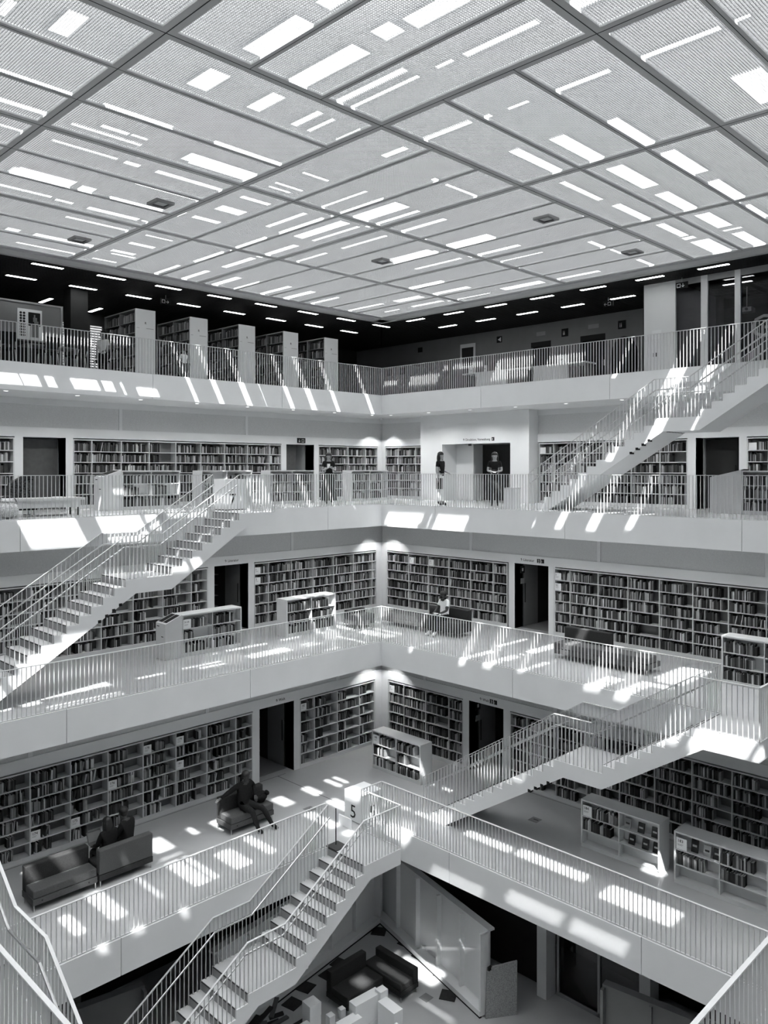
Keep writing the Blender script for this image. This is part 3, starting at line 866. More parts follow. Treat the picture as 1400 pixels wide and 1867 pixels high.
# ------------------------------------------------------------------ low bookcases
def low_bookcase(side, s0, s1, d0, l, label, ref, card=None, fills=None, depth=.48, cols=2, h=1.10, cd='184'):
    """free-standing double-faced case; s0 is the end seen left, s1 the end seen right"""
    zt = FZ(l); lo, hi = min(s0, s1), max(s0, s1); sg = 1 if s1 > s0 else -1
    root = thing('low_bookcase', label, 'bookcase', W(side, (lo + hi) / 2, d0 + depth / 2, zt))
    b = B(); b.sbox(side, lo, hi, d0, d0 + depth, zt + h - .035, zt + h); part('top_board', b, M['shelf'], root)
    b = B(); b.sbox(side, lo + .002, hi - .002, d0 + .012, d0 + depth - .012, zt, zt + .075); part('plinth', b, M['shelf'], root)
    for e in (lo, hi - .035):
        b = B(); b.sbox(side, e, e + .035, d0, d0 + depth, zt + .075, zt + h - .035); part('end_panel', b, M['shelf'], root)
    b = B(); b.sbox(side, lo + .035, hi - .035, d0 + depth / 2 - .01, d0 + depth / 2 + .01, zt + .075, zt + h - .035); part('back_panel', b, M['shelf'], root)
    b = B(); b.sbox(side, lo + .035, hi - .035, d0 + .006, d0 + depth - .006, zt + .075, zt + .095); part('shelf', b, M['shelf'], root)
    ups = [lo + (hi - lo) * k / cols for k in range(cols + 1)]
    for u in ups[1:-1]:
        b = B(); b.sbox(side, u - .011, u + .011, d0 + .006, d0 + depth - .006, zt + .095, zt + h - .035); part('upright', b, M['shelf'], root)
    if sg < 0: ups = ups[::-1]
    zs = [zt + .095, zt + .41, zt + .735]
    for k, (a, c) in enumerate(zip(ups, ups[1:])):
        for z in zs[1:]:
            b = B(); b.sbox(side, min(a, c) + (.035 if min(a, c) == lo else .011), max(a, c) - (.035 if max(a, c) == hi else .011), d0 + .004, d0 + depth - .004, z - .02, z)
            part('shelf', b, M['shelf'], root)
        for r, z in enumerate(zs):
            row = 2 - r
            start = a + sg * (.04 if k == 0 else .016); stop = c - sg * (.04 if k == cols - 1 else .016)
            if card and k == 0 and row == 0:
                cb = B(); cb.sbox(side, start + sg * .005, start + sg * .23, d0 + .015, d0 + .03, z + .002, z + .24)
                co = part('number_card', cb, M['card'], root)
                text(card, .085 if len(card) < 4 else .062, side, start + sg * .03, d0 + .013, z + .15, M['ink'], co)
                for q in range(2):
                    lb = B(); lb.sbox(side, start + sg * .03, start + sg * (.15 - .02 * q), d0 + .0125, d0 + .015, z + .105 - q * .022, z + .112 - q * .022)
                    part('print_line', lb, M['letter'], co)
                start += sg * .24
            f = fills[k][row] if fills else random.uniform(.6, 1)
            w_ = '%s row, %s half of %s' % (('top', 'middle', 'bottom')[row], ('left', 'right')[k] if cols == 2 else 'wide', ref)
            if f > 0: fill(side, start, start + (stop - start) * f, d0 + .02, z, .29, 1.0, w_)
    return root

low_bookcase('R', 16.78, 14.87, 16.39, 1, 'sunlit low white bookcase before the lowest corner', 'corner bookcase on lowest gallery', '185', [(.75, .55, .95), (.8, .5, .9)])
low_bookcase('R', 9.84, 7.93, 16.38, 1, 'low white bookcase with card 184, under the right stairs', 'low bookcase under right stairs', '184', [(1, .8, 0), (0.0, 0.0, 0)])
low_bookcase('R', 7.58, 5.67, 16.33, 1, 'low white bookcase with card 183, cut by the right picture edge', 'low bookcase at right edge', '183', [(0, .7, 0), (.75, .55, 0)])
low_bookcase('L', 11.16, 13.03, 18.55, 2, 'low white bookcase with card 31-35 and slanted terminal', 'bookcase 31-35', '31-35', [(.8, .4, .8), (.8, .85, .8)])
low_bookcase('L', 14.62, 16.54, 18.55, 2, 'sunlit low white bookcase left of the second corner', 'sunlit bookcase on second gallery', None, [(.95, .95, .9), (.75, .9, .9)])
low_bookcase('R', 7.50, 5.60, 18.60, 2, 'low white bookcase with bright top at the right edge of the second gallery', 'right bookcase of second gallery', None, [(.9, .75, .95), (.8, .8, .8)], h=1.10)
DF = 20.65
low_bookcase('L', 10.53, 12.35, DF, 3, 'low white bookcase with slanted terminal, left on the third gallery', 'terminal bookcase on third gallery', None, [(.95, .6, .95), (.95, .6, .95)])
low_bookcase('L', 13.06, 14.90, DF, 3, 'low white bookcase behind the stair head on the third gallery', 'bookcase behind third stair head', None, [(.5, .8, .6), (.8, .7, .5)])
low_bookcase('L', 15.59, 17.46, DF, 3, 'low white bookcase in the middle of the third gallery left side', 'middle bookcase of third gallery', None, [(.9, .9, .8), (.9, .9, .4)])
low_bookcase('L', 19.16, 20.98, DF, 3, 'low white bookcase nearest the third gallery corner', 'corner bookcase of third gallery', None, [(.9, .8, .7), (.7, .8, .7)])
low_bookcase('R', 7.82, 5.95, DF, 3, 'low white bookcase at the right end of the third gallery', 'right bookcase of third gallery', None, [(.9, .8, .7), (.7, .8, .7)])

def display_book(side, s, d, z, tone, lab, w=.15, h=.21):
    t = thing('display_book', lab, 'book', W(side, s, d, z))
    P = lambda e, g: [W(side, s - w / 2 + g, d + .0 + e, z + .001), W(side, s + w / 2 - g, d + .0 + e, z + .001), W(side, s + w / 2 - g, d + .02 + e, z + .001), W(side, s - w / 2 + g, d + .02 + e, z + .001),
                      W(side, s - w / 2 + g, d + .05 + e, z + h - g), W(side, s + w / 2 - g, d + .05 + e, z + h - g), W(side, s + w / 2 - g, d + .07 + e, z + h - g), W(side, s - w / 2 + g, d + .07 + e, z + h - g)]
    b = B(); b.hexa(P(0, 0)); part('cover', b, BM[tone], t, fix=True)
    b = B(); b.sbox(side, s - w * .3, s + w * .3, d + .02, d + .035, z + h * .45, z + h * .62); part('title_panel', b, BM[7 if tone < 5 else 2], t)
display_book('R', 8.72, 16.46, FZ(1) + .735, 6, 'pale book standing face out, top right shelf of the low bookcase under stairs')
display_book('R', 8.40, 16.46, FZ(1) + .735, 2, 'dark book standing face out, top right shelf of the low bookcase under stairs')
display_book('R', 8.08, 16.46, FZ(1) + .735, 3, 'dark grey book face out, top shelf end of the low bookcase under stairs')
display_book('R', 8.62, 16.46, FZ(1) + .41, 1, 'black book face out, middle right shelf of the low bookcase under stairs')
display_book('R', 8.30, 16.46, FZ(1) + .41, 2, 'second dark book face out, middle right shelf of the low bookcase under stairs')
display_book('R', 8.05, 16.46, FZ(1) + .41, 1, 'dark book at the far end, middle shelf of the low bookcase under stairs')
display_book('R', 7.18, 16.42, FZ(1) + .735, 1, 'black book face out beside card 183', h=.25)
display_book('R', 6.92, 16.42, FZ(1) + .735, 7, 'white book face out in the top shelf near card 183')
display_book('R', 6.72, 16.42, FZ(1) + .735, 2, 'patterned dark book face out right of the white book near card 183')

def terminal(side, s0, s1, d0, l, label, depth=.48):
    zt = FZ(l)
    root = thing('catalogue_terminal', label, 'terminal', W(side, (s0 + s1) / 2, d0 + depth / 2, zt))
    b = B()
    b.prism([(s0, zt), (s1, zt), (s1, zt + 1.12), (s0, zt + .93)], lambda s, z, d: W(side, s, d, z), d0 - .003, d0 + depth)
    part('cabinet', b, M['shelf'], root, fix=True)
    for q in (0, 1):
        a = d0 + .04 + q * .22
        z = lambda s: zt + .93 + .19 * (s - s0) / (s1 - s0)
        pts = []
        for dz in (.001, .006):
            pts += [W(side, s0 + .06, a, z(s0 + .06) + dz), W(side, s1 - .05, a, z(s1 - .05) + dz), W(side, s1 - .05, a + .18, z(s1 - .05) + dz), W(side, s0 + .06, a + .18, z(s0 + .06) + dz)]
        b = B(); b.hexa(pts); part('screen', b, M['black'], root, fix=True)
    b = B(); b.sbox(side, s0 - .004, s0 + .004, d0 + .30, d0 + .42, zt + .84, zt + .86); b.sbox(side, s0 - .004, s0 + .004, d0 + .1, d0 + .2, zt + .58, zt + .60)
    part('slot', b, M['black'], root)
terminal('L', 10.66, 11.15, 18.55, 2, 'slanted white catalogue terminal with dark screens on the second gallery')
terminal('L', 9.98, 10.52, DF, 3, 'slanted white catalogue terminal on the third gallery')
terminal('R', 8.62, 7.83, DF, 3, 'tapered white cabinet at the right end of the third gallery')

# ------------------------------------------------------------------ cubes with storey numbers, stands, bins
def number_cube(u0, u1, v0, v1, l, h, label, num, face='R'):
    zt = FZ(l)
    root = thing('number_cube', label, 'block', ((u0 + u1) / 2, (v0 + v1) / 2, zt))
    b = B(); b.box(u0, u1, v0, v1, zt + .02, zt + h); part('body', b, M['white'], root)
    b = B(); b.box(u0 + .03, u1 - .03, v0 + .03, v1 - .03, zt, zt + .02); part('base', b, M['black'], root)
    text(num, .46, 'R', v1 - .20, u0 - .002, zt + .10, M['ink'], root)
    text(num, .46, 'L', u0 + .22, v0 - .002, zt + .10, M['ink'], root)
number_cube(13.53, 14.2, 14.18, 14.84, 1, .73, 'white cube with a black numeral 5 at the stair head', '5')
t = thing('number_cube', 'white panel with a black numeral 7 on the third gallery', 'block', (13.0, 18.75, FZ(3)))
b = B(); b.box(12.55, 13.22, 18.62, 19.2, FZ(3) + .02, FZ(3) + .86); part('body', b, M['white'], t)
b = B(); b.box(12.58, 13.19, 18.65, 19.17, FZ(3), FZ(3) + .02); part('base', b, M['black'], t)
text('7', .46, 'L', 12.66, 18.618, FZ(3) + .14, M['ink'], t)
t = thing('sign_stand', 'thin black pole on a dark square foot at the stair head', 'stand', (12.38, 13.85, FZ(1)))
b = B(); b.box(12.20, 12.56, 13.66, 14.02, FZ(1) + .004, FZ(1) + .022); part('foot', b, M['nosing'], t)
b = B(); b.tube((12.40, 13.9, FZ(1) + .02), (12.40, 13.9, FZ(1) + .86), .012, .012, 8); part('pole', b, M['black'], t)
b = B(); b.box(13.2, 13.23, 14.25, 14.7, FZ(1) + .0, FZ(1) + .24)
solo('notice_board', b, M['model'], 'low pale panel standing in front of the numeral 5 cube', 'panel')
b = B(); b.box(12.95, 12.99, 13.6, 13.85, FZ(1) + .004, FZ(1) + .02)
t = thing('waste_bin', 'bright white bin beside the portal on the third gallery', 'bin', (18.75, 13.45, FZ(3)))
b = B(); b.box(18.6, 18.9, 13.3, 13.65, FZ(3), FZ(3) + .58); part('body', b, M['white'], t)
b = B(); b.box(18.59, 18.91, 13.29, 13.66, FZ(3) + .58, FZ(3) + .61); part('lid', b, M['shelf'], t)
for (x, y, l, lab) in ((13.25, 15.86, 1, 'small floor box with a dark slot near the armchair'), (16.8, 11.39, 1, 'small floor box with a dark slot below the stairs')):
    t = thing('floor_box', lab, 'floor box', (x, y, FZ(l)))
    b = B(); b.box(x - .13, x + .13, y - .13, y + .13, FZ(l) + .001, FZ(l) + .004); part('lid', b, M['dim'], t)
    b = B(); b.box(x + .0, x + .03, y - .09, y + .05, FZ(l) + .004, FZ(l) + .006); part('slot', b, M['black'], t)
b = B()
z = FZ(1) + .002
b.box(13.40, 14.3, 18.20, 18.212, z, z + .002); b.box(14.02, 14.034, 14.2, 18.2, z, z + .002); b.box(5, 13.3, 18.13, 18.142, z, z + .002); b.box(18.13, 18.142, 5, 13.3, z, z + .002)
struct('trim_2', b, M['seam'])

# ------------------------------------------------------------------ sofas
def sofa(side, s0, s1, d0, d1, l, label, name='sofa', back='far', bs=None, m=('sofa_grey', 'sofa_dark'), seat=.42, hb=.76, cat='sofa'):
    """plain block sofa; back on the far or the near side of d, bs = stretch of the back"""
    zt = FZ(l)
    root = thing(name, label, cat, W(side, (s0 + s1) / 2, (d0 + d1) / 2, zt))
    bt = .17
    c0, c1 = (d0, d1 - bt) if back == 'far' else (d0 + bt, d1)
    b = B(); b.sbox(side, s0, s1, d0, d1, zt + .13, zt + .25); part('base', b, M[m[0]], root)
    b = B(); b.sbox(side, s0 + .005, s1 - .005, c0 + .004, c1 - .004, zt + .255, zt + seat)
    o = part('seat_cushion', b, M[m[0]], root)
    bv = o.modifiers.new('bevel', 'BEVEL'); bv.width = .025; bv.segments = 2
    a, e = bs or (s0, s1)
    b = B(); b.sbox(side, a, e, (d1 - bt) if back == 'far' else d0, d1 if back == 'far' else d0 + bt, zt + .255, zt + hb)
    o = part('backrest', b, M[m[1]], root)
    bv = o.modifiers.new('bevel', 'BEVEL'); bv.width = .02; bv.segments = 2
    for s in (s0 + .03, s1 - .03):
        for d in (d0 + .03, d1 - .03):
            b = B(); p = W(side, s, d, zt); b.tube((p[0], p[1], zt), (p[0], p[1], zt + .13), .014, .014, 8); part('leg', b, M['steel'], root)
    fd = d0 - .002 if back == 'far' else d1 + .002
    for s in (s0 + .18, s1 - .18):
        b = B(); p = W(side, s, fd, zt + .19); q = W(side, s, fd + (.004 if back == 'far' else -.004), zt + .19); b.tube(p, q, .018, .018, 8); part('socket', b, M['black'], root)
    return root
sofa('L', 6.30, 7.62, 16.0, 16.56, 1, 'dark grey sofa facing the railing, left of the sofa back', back='far')
sofa('L', 7.66, 8.88, 15.98, 16.58, 1, 'dark grey sofa seen from behind with two people on it', back='near', m=('sofa_dark', 'sofa_grey'))
sofa('L', 10.95, 12.22, 16.02, 16.64, 1, 'short dark grey sofa with a person in black on it', back='far')
sofa('R', 14.9, 16.45, 18.05, 18.70, 2, 'dark sofa with a reader in a white T-shirt', back='far', m=('sofa_dark', 'sofa_dark'))
sofa('R', 16.5, 18.0, 18.05, 18.70, 2, 'sunlit low grey bench beside the reader on the second gallery', name='bench', back='far', m=('sofa_grey', 'sofa_grey'), hb=.44, cat='bench')
sofa('L', 16.85, 17.6, 17.9, 18.5, 2, 'small sunlit dark seat in the second gallery corner', name='stool', back='far', m=('sofa_grey', 'sofa_dark'), hb=.55, cat='seat')
sofa('R', 9.0, 11.6, 17.97, 18.65, 2, 'long dark daybed with a short back on the second gallery', name='daybed', back='far', bs=(10.25, 11.6), m=('sofa_grey', 'sofa_dark'))
sofa('L', 12.41, 13.56, 13.5, 14.25, 0, 'dark sofa with back to the wall on the ground floor', back='far', m=('sofa_dark', 'sofa_dark'))

# ------------------------------------------------------------------ people
def rigid(p, pos, ang):
    c, s = math.cos(ang), math.sin(ang)
    return Vector((pos[0] + p[0] * c - p[1] * s, pos[1] + p[0] * s + p[1] * c, pos[2] + p[2]))

STAND = dict(pelvis=(0, 0, .95), spine=(0, .01, 1.12), chest=(0, 0, 1.32), neck=(0, .0, 1.47), skull=(0, .025, 1.55), brow=(0, .03, 1.63), crown=(0, .015, 1.70),
             lsh=(-.17, 0, 1.41), lel=(-.21, -.01, 1.14), lwr=(-.20, .06, .90), rsh=(.17, 0, 1.41), rel=(.21, -.01, 1.14), rwr=(.20, .06, .90),
             lhip=(-.09, 0, .91), lkn=(-.095, .02, .50), lan=(-.10, 0, .09), lto=(-.11, .15, .03), rhip=(.09, 0, .91), rkn=(.095, .02, .50), ran=(.10, 0, .09), rto=(.11, .15, .03))
SIT = dict(STAND, pelvis=(0, 0, .52), spine=(0, -.03, .70), chest=(0, -.02, .90), neck=(0, .02, 1.05), skull=(0, .06, 1.12), brow=(0, .07, 1.20), crown=(0, .05, 1.27),
           lsh=(-.17, -.01, .99), lel=(-.22, .08, .74), lwr=(-.12, .28, .66), rsh=(.17, -.01, .99), rel=(.22, .08, .74), rwr=(.12, .28, .66),
           lhip=(-.10, .04, .50), lkn=(-.12, .44, .50), lan=(-.12, .46, .09), lto=(-.13, .62, .03), rhip=(.10, .04, .50), rkn=(.12, .44, .50), ran=(.12, .46, .09), rto=(.13, .62, .03))
RAD = dict(pelvis=.135, spine=.12, chest=.135, neck=.052, skull=.075, brow=.088, crown=.06, lsh=.062, lel=.042, lwr=.028, rsh=.062, rel=.042, rwr=.028,
           lhip=.088, lkn=.058, lan=.040, lto=.030, rhip=.088, rkn=.058, ran=.040, rto=.030)
BONES = [('pelvis', 'spine'), ('spine', 'chest'), ('chest', 'neck'), ('neck', 'skull'), ('skull', 'brow'), ('brow', 'crown'), ('chest', 'lsh'), ('lsh', 'lel'), ('lel', 'lwr'),
         ('chest', 'rsh'), ('rsh', 'rel'), ('rel', 'rwr'), ('pelvis', 'lhip'), ('lhip', 'lkn'), ('lkn', 'lan'), ('lan', 'lto'), ('pelvis', 'rhip'), ('rhip', 'rkn'), ('rkn', 'ran'), ('ran', 'rto')]

def person(label, pos, ang, pose, top, bottom, shoe='cloth_black', sleeve='short', hairlen=.12, scale=1.0, rad=None, skirt=None, hair='hair', face='skin', mask=None):
    """pos = point on the floor, ang = rotation about z of a figure that looks along +y"""
    J = {k: tuple(c * scale for c in v) for k, v in pose.items()}
    R_ = dict(RAD)
    if sleeve == 'long': R_.update(lsh=.075, rsh=.075, lel=.056, rel=.056, lwr=.036, rwr=.036, chest=.150, spine=.140, pelvis=.150)
    if not skirt: R_.update(lhip=.100, rhip=.100, lkn=.072, rkn=.072, lan=.050, ran=.050, lto=.040, rto=.040)
    R_.update(rad or {})
    names = list(J)
    idx = {n: i for i, n in enumerate(names)}
    root = thing('person', label, 'person', pos)
    root.rotation_euler = (0, 0, ang)
    me = bpy.data.meshes.new('body')
    me.from_pydata([J[n] for n in names], [(idx[a], idx[b]) for a, b in BONES], [])
    o = bpy.data.objects.new('body', me)
    COL.objects.link(o)
    sk = o.modifiers.new('skin', 'SKIN')
    for i, n in enumerate(names):
        r = R_[n] * scale
        k = (r * 1.15, r * .8) if n in ('pelvis', 'spine', 'chest') else (r, r)
        me.skin_vertices[0].data[i].radius = k
        me.skin_vertices[0].data[i].use_root = (n == 'pelvis')
    sk.use_smooth_shade = True
    ss = o.modifiers.new('sub', 'SUBSURF'); ss.levels = 2; ss.render_levels = 2
    dg = bpy.context.evaluated_depsgraph_get()
    nm = bpy.data.meshes.new_from_object(o.evaluated_get(dg))
    nm.name = 'body'
    o.modifiers.clear(); o.data = nm
    bpy.data.meshes.remove(me)
    nm.materials.clear()
    for k in (face, top, bottom, shoe): nm.materials.append(M[k])
    def region(a, b, t):
        ab = (a, b)
        if b in ('skull', 'brow', 'crown') or (a, b) == ('chest', 'neck') and t > .75: return 0
        if b in ('lto', 'rto') or (b in ('lan', 'ran') and t > .86): return 3
        if b in ('lhip', 'rhip', 'lkn', 'rkn', 'lan', 'ran'): return 2
        if ab == ('pelvis', 'spine'): return 2 if t < .25 else 1
        if b in ('lel', 'rel'): return 0 if (sleeve == 'short' and t > .55) or sleeve == 'none' else 1
        if b in ('lwr', 'rwr'): return 0 if sleeve in ('short', 'none') else 1
        return 1
    for p in nm.polygons:
        c = p.center; best = (9e9, 1)
        for a, b_ in BONES:
            A_, B_ = Vector(J[a]), Vector(J[b_]); d = B_ - A_
            t = max(0, min(1, (c - A_).dot(d) / max(d.length_squared, 1e-9)))
            q = ((A_ + d * t) - c).length - .5 * scale * (R_[a] + (R_[b_] - R_[a]) * t)
            if q < best[0]: best = (q, region(a, b_, t))
        p.material_index = best[1]; p.use_smooth = True
    o.parent = root
    # hands with five fingers
    for s in 'lr':
        wv, ev = Vector(J[s + 'wr']), Vector(J[s + 'el'])
        d = (wv - ev).normalized(); sd = -1 if s == 'l' else 1
        side_ = d.cross(Vector((0, 0, 1)))
        if side_.length < .2: side_ = Vector((0, 1, 0)) * sd
        side_.normalize(); nrm = side_.cross(d).normalized()
        b = B(); u = scale
        pb = wv - d * .012 * u; pc = wv + d * .085 * u
        vs = []
        for p_, hw, th in ((pb, .024, .015), (pc, .040, .012)):
            for a_, c_ in ((-1, -1), (1, -1), (1, 1), (-1, 1)):
                vs.append(p_ + side_ * (hw * a_ * u) + nrm * (th * c_ * u))
        b.hexa(vs)
        for k, ln in enumerate((.062, .074, .070, .055)):
            f0 = pc + side_ * ((-.030 + .020 * k) * u) - d * .004
            f1 = f0 + d * (ln * .55 * u) - nrm * (.006 * u); f2 = f1 + d * (ln * .4 * u) - nrm * (.022 * u)
            b.tube(f0, f1, .0085 * u, .008 * u, 6); b.tube(f1, f2, .008 * u, .006 * u, 6)
        th0 = pb + d * .03 * u - side_ * (.026 * u * -sd); th1 = th0 + d * .035 * u + side_ * (.024 * u * sd); th2 = th1 + d * .03 * u - nrm * .01 * u
        b.tube(th0, th1, .010 * u, .009 * u, 6); b.tube(th1, th2, .009 * u, .006 * u, 6)
        h = put('hand', b.mesh('hand', M[face], (0, 0, 0), False, True), None)
        h.parent = root; h.location = (0, 0, 0)
    # face
    c = Vector(J['brow']); nk = Vector(J['skull'])
    up = (c - nk).normalized(); fw = Vector((0, 1, 0)); fw = (fw - up * fw.dot(up)).normalized(); rt = fw.cross(up)
    b = B(); u = scale
    nb = c - up * .028 * u + fw * .082 * u
    b.add([nb + up * .028 * u - fw * .004 * u, nb + rt * .012 * u - up * .012 * u, nb - rt * .012 * u - up * .012 * u, nb + fw * .018 * u - up * .010 * u], [(0, 1, 3), (0, 3, 2), (1, 2, 3), (0, 2, 1)], 0)
    for q in (-1, 1):
        e = c + rt * (.03 * q * u) + fw * .080 * u
        b.ball(e, .009 * u, .006 * u, .005 * u, 6, 4, 1)
        er = c + rt * (.086 * q * u) - up * .015 * u
        b.ball(er, .010 * u, .018 * u, .026 * u, 6, 4, 0)
    mo = c - up * .062 * u + fw * .074 * u
    b.ball(mo, .022 * u, .006 * u, .006 * u, 8, 4, 1 if mask is None else 2)
    if mask: b.ball(c - up * .05 * u + fw * .045 * u, .062 * u, .045 * u, .045 * u, 10, 6, 2)
    f = put('face', b.mesh('face', [M[face], M['hair'], M[mask or 'skin']]), None); f.parent = root; f.location = (0, 0, 0)
    # hair: a cap and, when long, a fall behind the shoulders
    b = B()
    hc = c + up * .036 * u - fw * .030 * u
    b.ball(hc, .103 * u, .106 * u, .092 * u, 16, 10, 0, -.22)
    b.ball(hc - up * .05 * u - fw * .022 * u, .088 * u, .074 * u, .075 * u, 14, 8)
    if hairlen > .1:
        b.ball(hc - up * (hairlen * .55) * u - fw * .048 * u, .105 * u, .062 * u, hairlen * .75 * u, 12, 8)
        for q in (-1, 1): b.ball(hc - up * (hairlen * .5) * u + rt * (.088 * q * u), .030 * u, .055 * u, hairlen * .62 * u, 8, 6)
    hr = put('hair', b.mesh('hair', M[hair], (0, 0, 0), True), None); hr.parent = root; hr.location = (0, 0, 0)
    if skirt:
        m_, zt_, zb_, r0, r1 = skirt
        b = B(); n = 16; vs = []; rings = 5
        for k in range(rings):
            t = k / (rings - 1)
            for i in range(n):
                a_ = 2 * math.pi * i / n; r = r0 + (r1 - r0) * t + .012 * math.cos(5 * a_) * t
                vs.append((r * 1.15 * math.cos(a_) * u, r * .85 * math.sin(a_) * u, (zt_ + (zb_ - zt_) * t) * u))
        b.add(vs, [(k * n + i, k * n + (i + 1) % n, (k + 1) * n + (i + 1) % n, (k + 1) * n + i) for k in range(rings - 1) for i in range(n)])
        sk_ = put('skirt', b.mesh('skirt', M[m_], (0, 0, 0), True), None); sk_.parent = root; sk_.location = (0, 0, 0)
    return root

CAMANG = lambda p: math.atan2(-p[1], -p[0]) - math.pi / 2      # a figure turned to face the viewer
# third gallery: three women
p = (17.3, 19.75, FZ(3))
person('woman with dark curly hair and long black skirt looking at her phone', p, CAMANG(p) + .25,
       dict(STAND, lel=(-.22, .04, 1.14), lwr=(-.05, .24, 1.22), rel=(.22, .04, 1.14), rwr=(.06, .24, 1.24), brow=(0, .05, 1.625), crown=(0, .045, 1.70)), 'cloth_black', 'cloth_black', hairlen=.26, scale=.96, skirt=('cloth_black', 1.0, .12, .16, .25))
b = B(); q = Vector(p); f = Vector((-.66, -.75, 0)).normalized()
c = q + f * .27 + Vector((0, 0, 1.24)); b.box(c.x - .035, c.x + .035, c.y - .035, c.y + .035, c.z - .06, c.z + .07)
solo('phone', b, M['cloth_white'], 'pale phone in the hands of the curly-haired woman', 'phone')
p = (18.95, 16.35, FZ(3))
person('woman in a black top and pale trousers standing beside the portal, looking right', p, CAMANG(p) + 1.0, dict(STAND, lwr=(-.16, .16, 1.08), rwr=(.205, .05, .89), lto=(-.14, .15, .03)), 'cloth_black', 'cloth_white', hairlen=.24, scale=.96)
b = B()
b.box(18.75, 18.83, 16.15, 16.35, FZ(3) + .52, FZ(3) + .86)
solo('shoulder_bag', b, M['cloth_black'], 'small dark bag at the side of the woman beside the portal', 'bag')
p = (19.75, 14.85, FZ(3))
person('woman in black with long dark hair standing in front of the wide portal', p, CAMANG(p) - .05,
       dict(STAND, lel=(-.22, .03, 1.14), lwr=(-.06, .24, 1.12), rel=(.22, .03, 1.14), rwr=(.06, .24, 1.12)), 'cloth_black', 'cloth_black', hairlen=.30, scale=.95, skirt=('cloth_black', 1.0, .42, .16, .21))
b = B(); f = (Vector((0, 0, 0)) - Vector((p[0], p[1], 0))).normalized(); c = Vector(p) + f * .26 + Vector((0, 0, 1.10))
b.box(c.x - .06, c.x + .06, c.y - .06, c.y + .06, c.z - .02, c.z + .03)
solo('phone', b, M['black'], 'dark phone held by the woman in front of the portal', 'phone')
# second gallery reader
p = (18.27, 15.62, FZ(2))
person('seated reader in a white T-shirt and dark trousers on the sofa', p, math.pi / 2 - .15, dict(SIT, skull=(-.02, .07, 1.10), brow=(-.035, .09, 1.18), crown=(-.03, .08, 1.25)), 'cloth_white', 'cloth_black', shoe='cloth_white', hairlen=0, scale=1.0, face='skin_darkened', mask='cloth_black')
b = B(); b.box(17.93, 18.0, 15.5, 15.74, FZ(2) + .62, FZ(2) + .66); solo('book_in_hand', b, M['card'], 'open pale book in the hands of the seated reader', 'book')
# lowest gallery: person in black on the short sofa
p = (11.52, 16.28, FZ(1))
person('person in black lounging on the short sofa with arms spread', p, math.pi + .1,
       dict(SIT, lsh=(-.18, -.02, 1.0), lel=(-.33, -.05, .86), lwr=(-.22, .14, .68), rsh=(.18, -.02, 1.0), rel=(.40, -.14, .86), rwr=(.62, -.14, .80), lkn=(-.20, .44, .47), lan=(-.30, .66, .09), lto=(-.34, .82, .03), rkn=(.14, .44, .50), ran=(.06, .56, .09), rto=(.06, .72, .03)),
       'cloth_black', 'denim', sleeve='long', hairlen=0, scale=1.02, face='skin_darkened')
b = B(); b.ball((12.0, 16.3, FZ(1) + .56), .20, .15, .15, 12, 8); b.ball((12.12, 16.18, FZ(1) + .66), .05, .09, .06, 8, 6); b.tube((11.9, 16.2, FZ(1) + .62), (12.12, 16.2, FZ(1) + .70), .015)
solo('backpack', b, M['cloth_black'], 'black backpack on the short sofa beside the person in black', 'bag', smooth=True)
p = (8.02, 16.33, FZ(1))
person('long-haired person with a laptop on the sofa turned to the wall', p, .12, dict(SIT, lwr=(-.16, .32, .64), rwr=(.10, .34, .64)), 'cloth_black', 'denim', sleeve='long', hairlen=.22, scale=.95, face='skin_darkened')
b = B(); b.box(7.82, 8.14, 16.62, 16.86, FZ(1) + .555, FZ(1) + .575, 0)
b.hexa([(7.82, 16.86, FZ(1) + .575), (8.14, 16.86, FZ(1) + .575), (8.14, 16.875, FZ(1) + .575), (7.82, 16.875, FZ(1) + .575), (7.82, 16.95, FZ(1) + .78), (8.14, 16.95, FZ(1) + .78), (8.14, 16.965, FZ(1) + .78), (7.82, 16.965, FZ(1) + .78)], 0)
t = thing('laptop', 'open laptop on the knees of the long-haired person', 'laptop', (7.98, 16.75, FZ(1) + .555))
part('casing', b, M['door'], t, fix=True)
b = B(); b.hexa([(7.84, 16.858, FZ(1) + .59), (8.12, 16.858, FZ(1) + .59), (8.12, 16.862, FZ(1) + .59), (7.84, 16.862, FZ(1) + .59), (7.84, 16.940, FZ(1) + .765), (8.12, 16.940, FZ(1) + .765), (8.12, 16.944, FZ(1) + .765), (7.84, 16.944, FZ(1) + .765)])
part('screen', b, M['back'], t, fix=True)
p = (8.45, 16.36, FZ(1))
person('short-haired person in black reading beside the laptop user', p, .45, dict(SIT, brow=(0, .10, 1.19), crown=(0, .10, 1.26), skull=(0, .08, 1.11)), 'cloth_black', 'denim', sleeve='long', hairlen=0, scale=1.02, face='skin_darkened')
b = B(); b.box(8.22, 8.42, 16.72, 16.86, FZ(1) + .66, FZ(1) + .675); solo('paper', b, M['card'], 'pale sheet held by the short-haired person on the sofa', 'paper')
# top gallery
p = (11.36, 23.45, FZ(4))
person('person in a white shirt and dark trousers standing by the first shelf', p, math.pi * .75, dict(STAND, lwr=(-.12, .22, 1.05)), 'cloth_white', 'cloth_black', hairlen=.12, scale=.90)
p = (13.05, 21.6, FZ(4))
person('small child in white behind the top railing between shelves', p, math.pi, dict(STAND, lwr=(-.3, .1, .95), rwr=(.34, .12, 1.02)), 'cloth_white', 'cloth_grey', hairlen=0, scale=.58)

